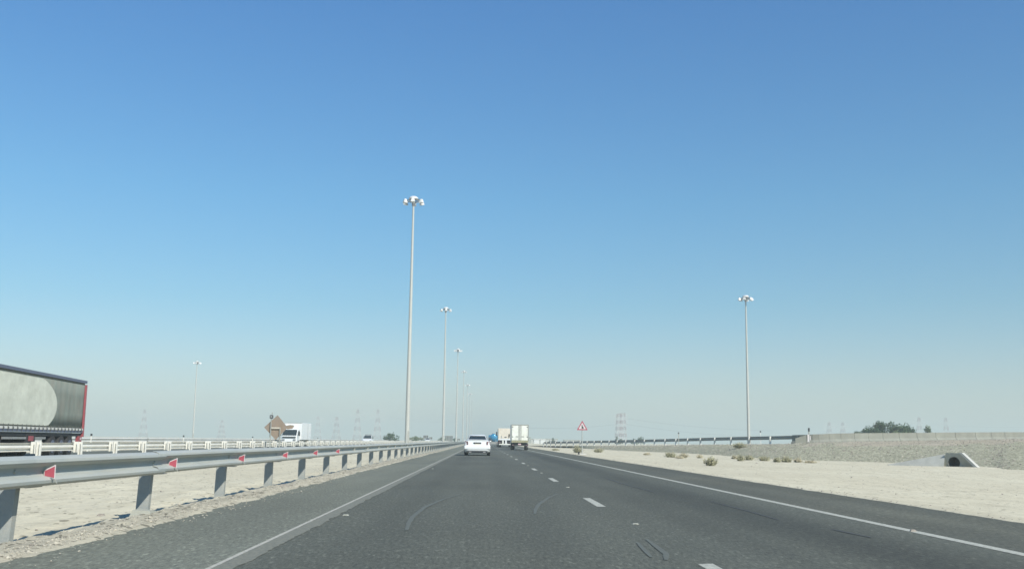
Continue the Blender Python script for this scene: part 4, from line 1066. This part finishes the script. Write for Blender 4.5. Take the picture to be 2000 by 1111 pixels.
cable((138.6, 1020, 25), (300, 1060, 15), 2.5, 'upper faint cable right of the striped pylons')
cable((598, 1400, 33), (635, 1400, 32), 1, 'cable joining the two hazy pylons right of the tree clump')
cable((635, 1400, 30), (800, 1420, 31), 2, 'cable running off to the right edge from the last pylon')
cable((-147, 1450, 36), (-40, 1450, 27), 4, 'faint cable right of the pylon pair by the nearest mast')

# ------------------------------------------------------------------ far buildings
def building(loc, w_, d_, h_, m, label, rz=0, panes=3, roof=None):
    rt = empty('building', loc, rz); tag(rt, label, 'building')
    MB().box(-w_/2, w_/2, 0, d_, -.2, h_).build('wall', m, rt)
    MB().box(-w_/2-.2, w_/2+.2, -.2, d_+.2, h_+.003, h_+.25).build('roof', roof or concrete, rt)
    for i in range(panes):
        x = -w_/2+w_*(i+.5)/panes; MB().box(x-.35, x+.35, -.04, -.002, h_*.45, h_*.75).build('window', glass, rt)
building((24.6, 470, 0), 2.4, 4, 1.9, lamp_paint, 'left one of two small bright white cabins behind the ramp start', panes=0, roof=lamp_paint)
building((27.4, 470, 0), 2.2, 4, 1.9, lamp_paint, 'right one of two small bright white cabins behind the ramp start', panes=0, roof=lamp_paint)
building((37, 620, 0), 16, 8, 2.4, concrete_lit, 'long pale low building at the horizon left of the triangle sign', panes=5)
building((22.5, 560, 0), 7, 6, 3.0, concrete, 'grey low roofed building just right of the box truck', panes=3)
building((54, 620, 0), 10, 8, 2.0, concrete_lit, 'pale low building at the horizon behind the triangle sign', panes=4)
building((-36.5, 520, 0), 5, 5, 1.9, lamp_paint, 'small white cabin at the horizon left of the sprawling tree', panes=2)
building((-31.0, 520, 0), 3, 5, 1.9, cream, 'small cream cabin at the horizon behind the nearest mast', panes=1)
# ------------------------------------------------------------------ air
hz = MB(); hz.box(-4600, 4600, -300, 4600, -1.4, 58)
hm = bpy.data.materials.new('dusty_air'); hm.use_nodes = True; t = hm.node_tree; t.nodes.clear()
vo = t.nodes.new('ShaderNodeVolumePrincipled'); oo = t.nodes.new('ShaderNodeOutputMaterial'); t.links.new(vo.outputs[0], oo.inputs['Volume'])
vo.inputs['Color'].default_value = (.57, .655, .64, 1); vo.inputs['Density'].default_value = .0009; vo.inputs['Anisotropy'].default_value = 0.0
tag(hz.build('haze', hm), 'pale dusty haze lying over the desert and the road', kind='stuff')
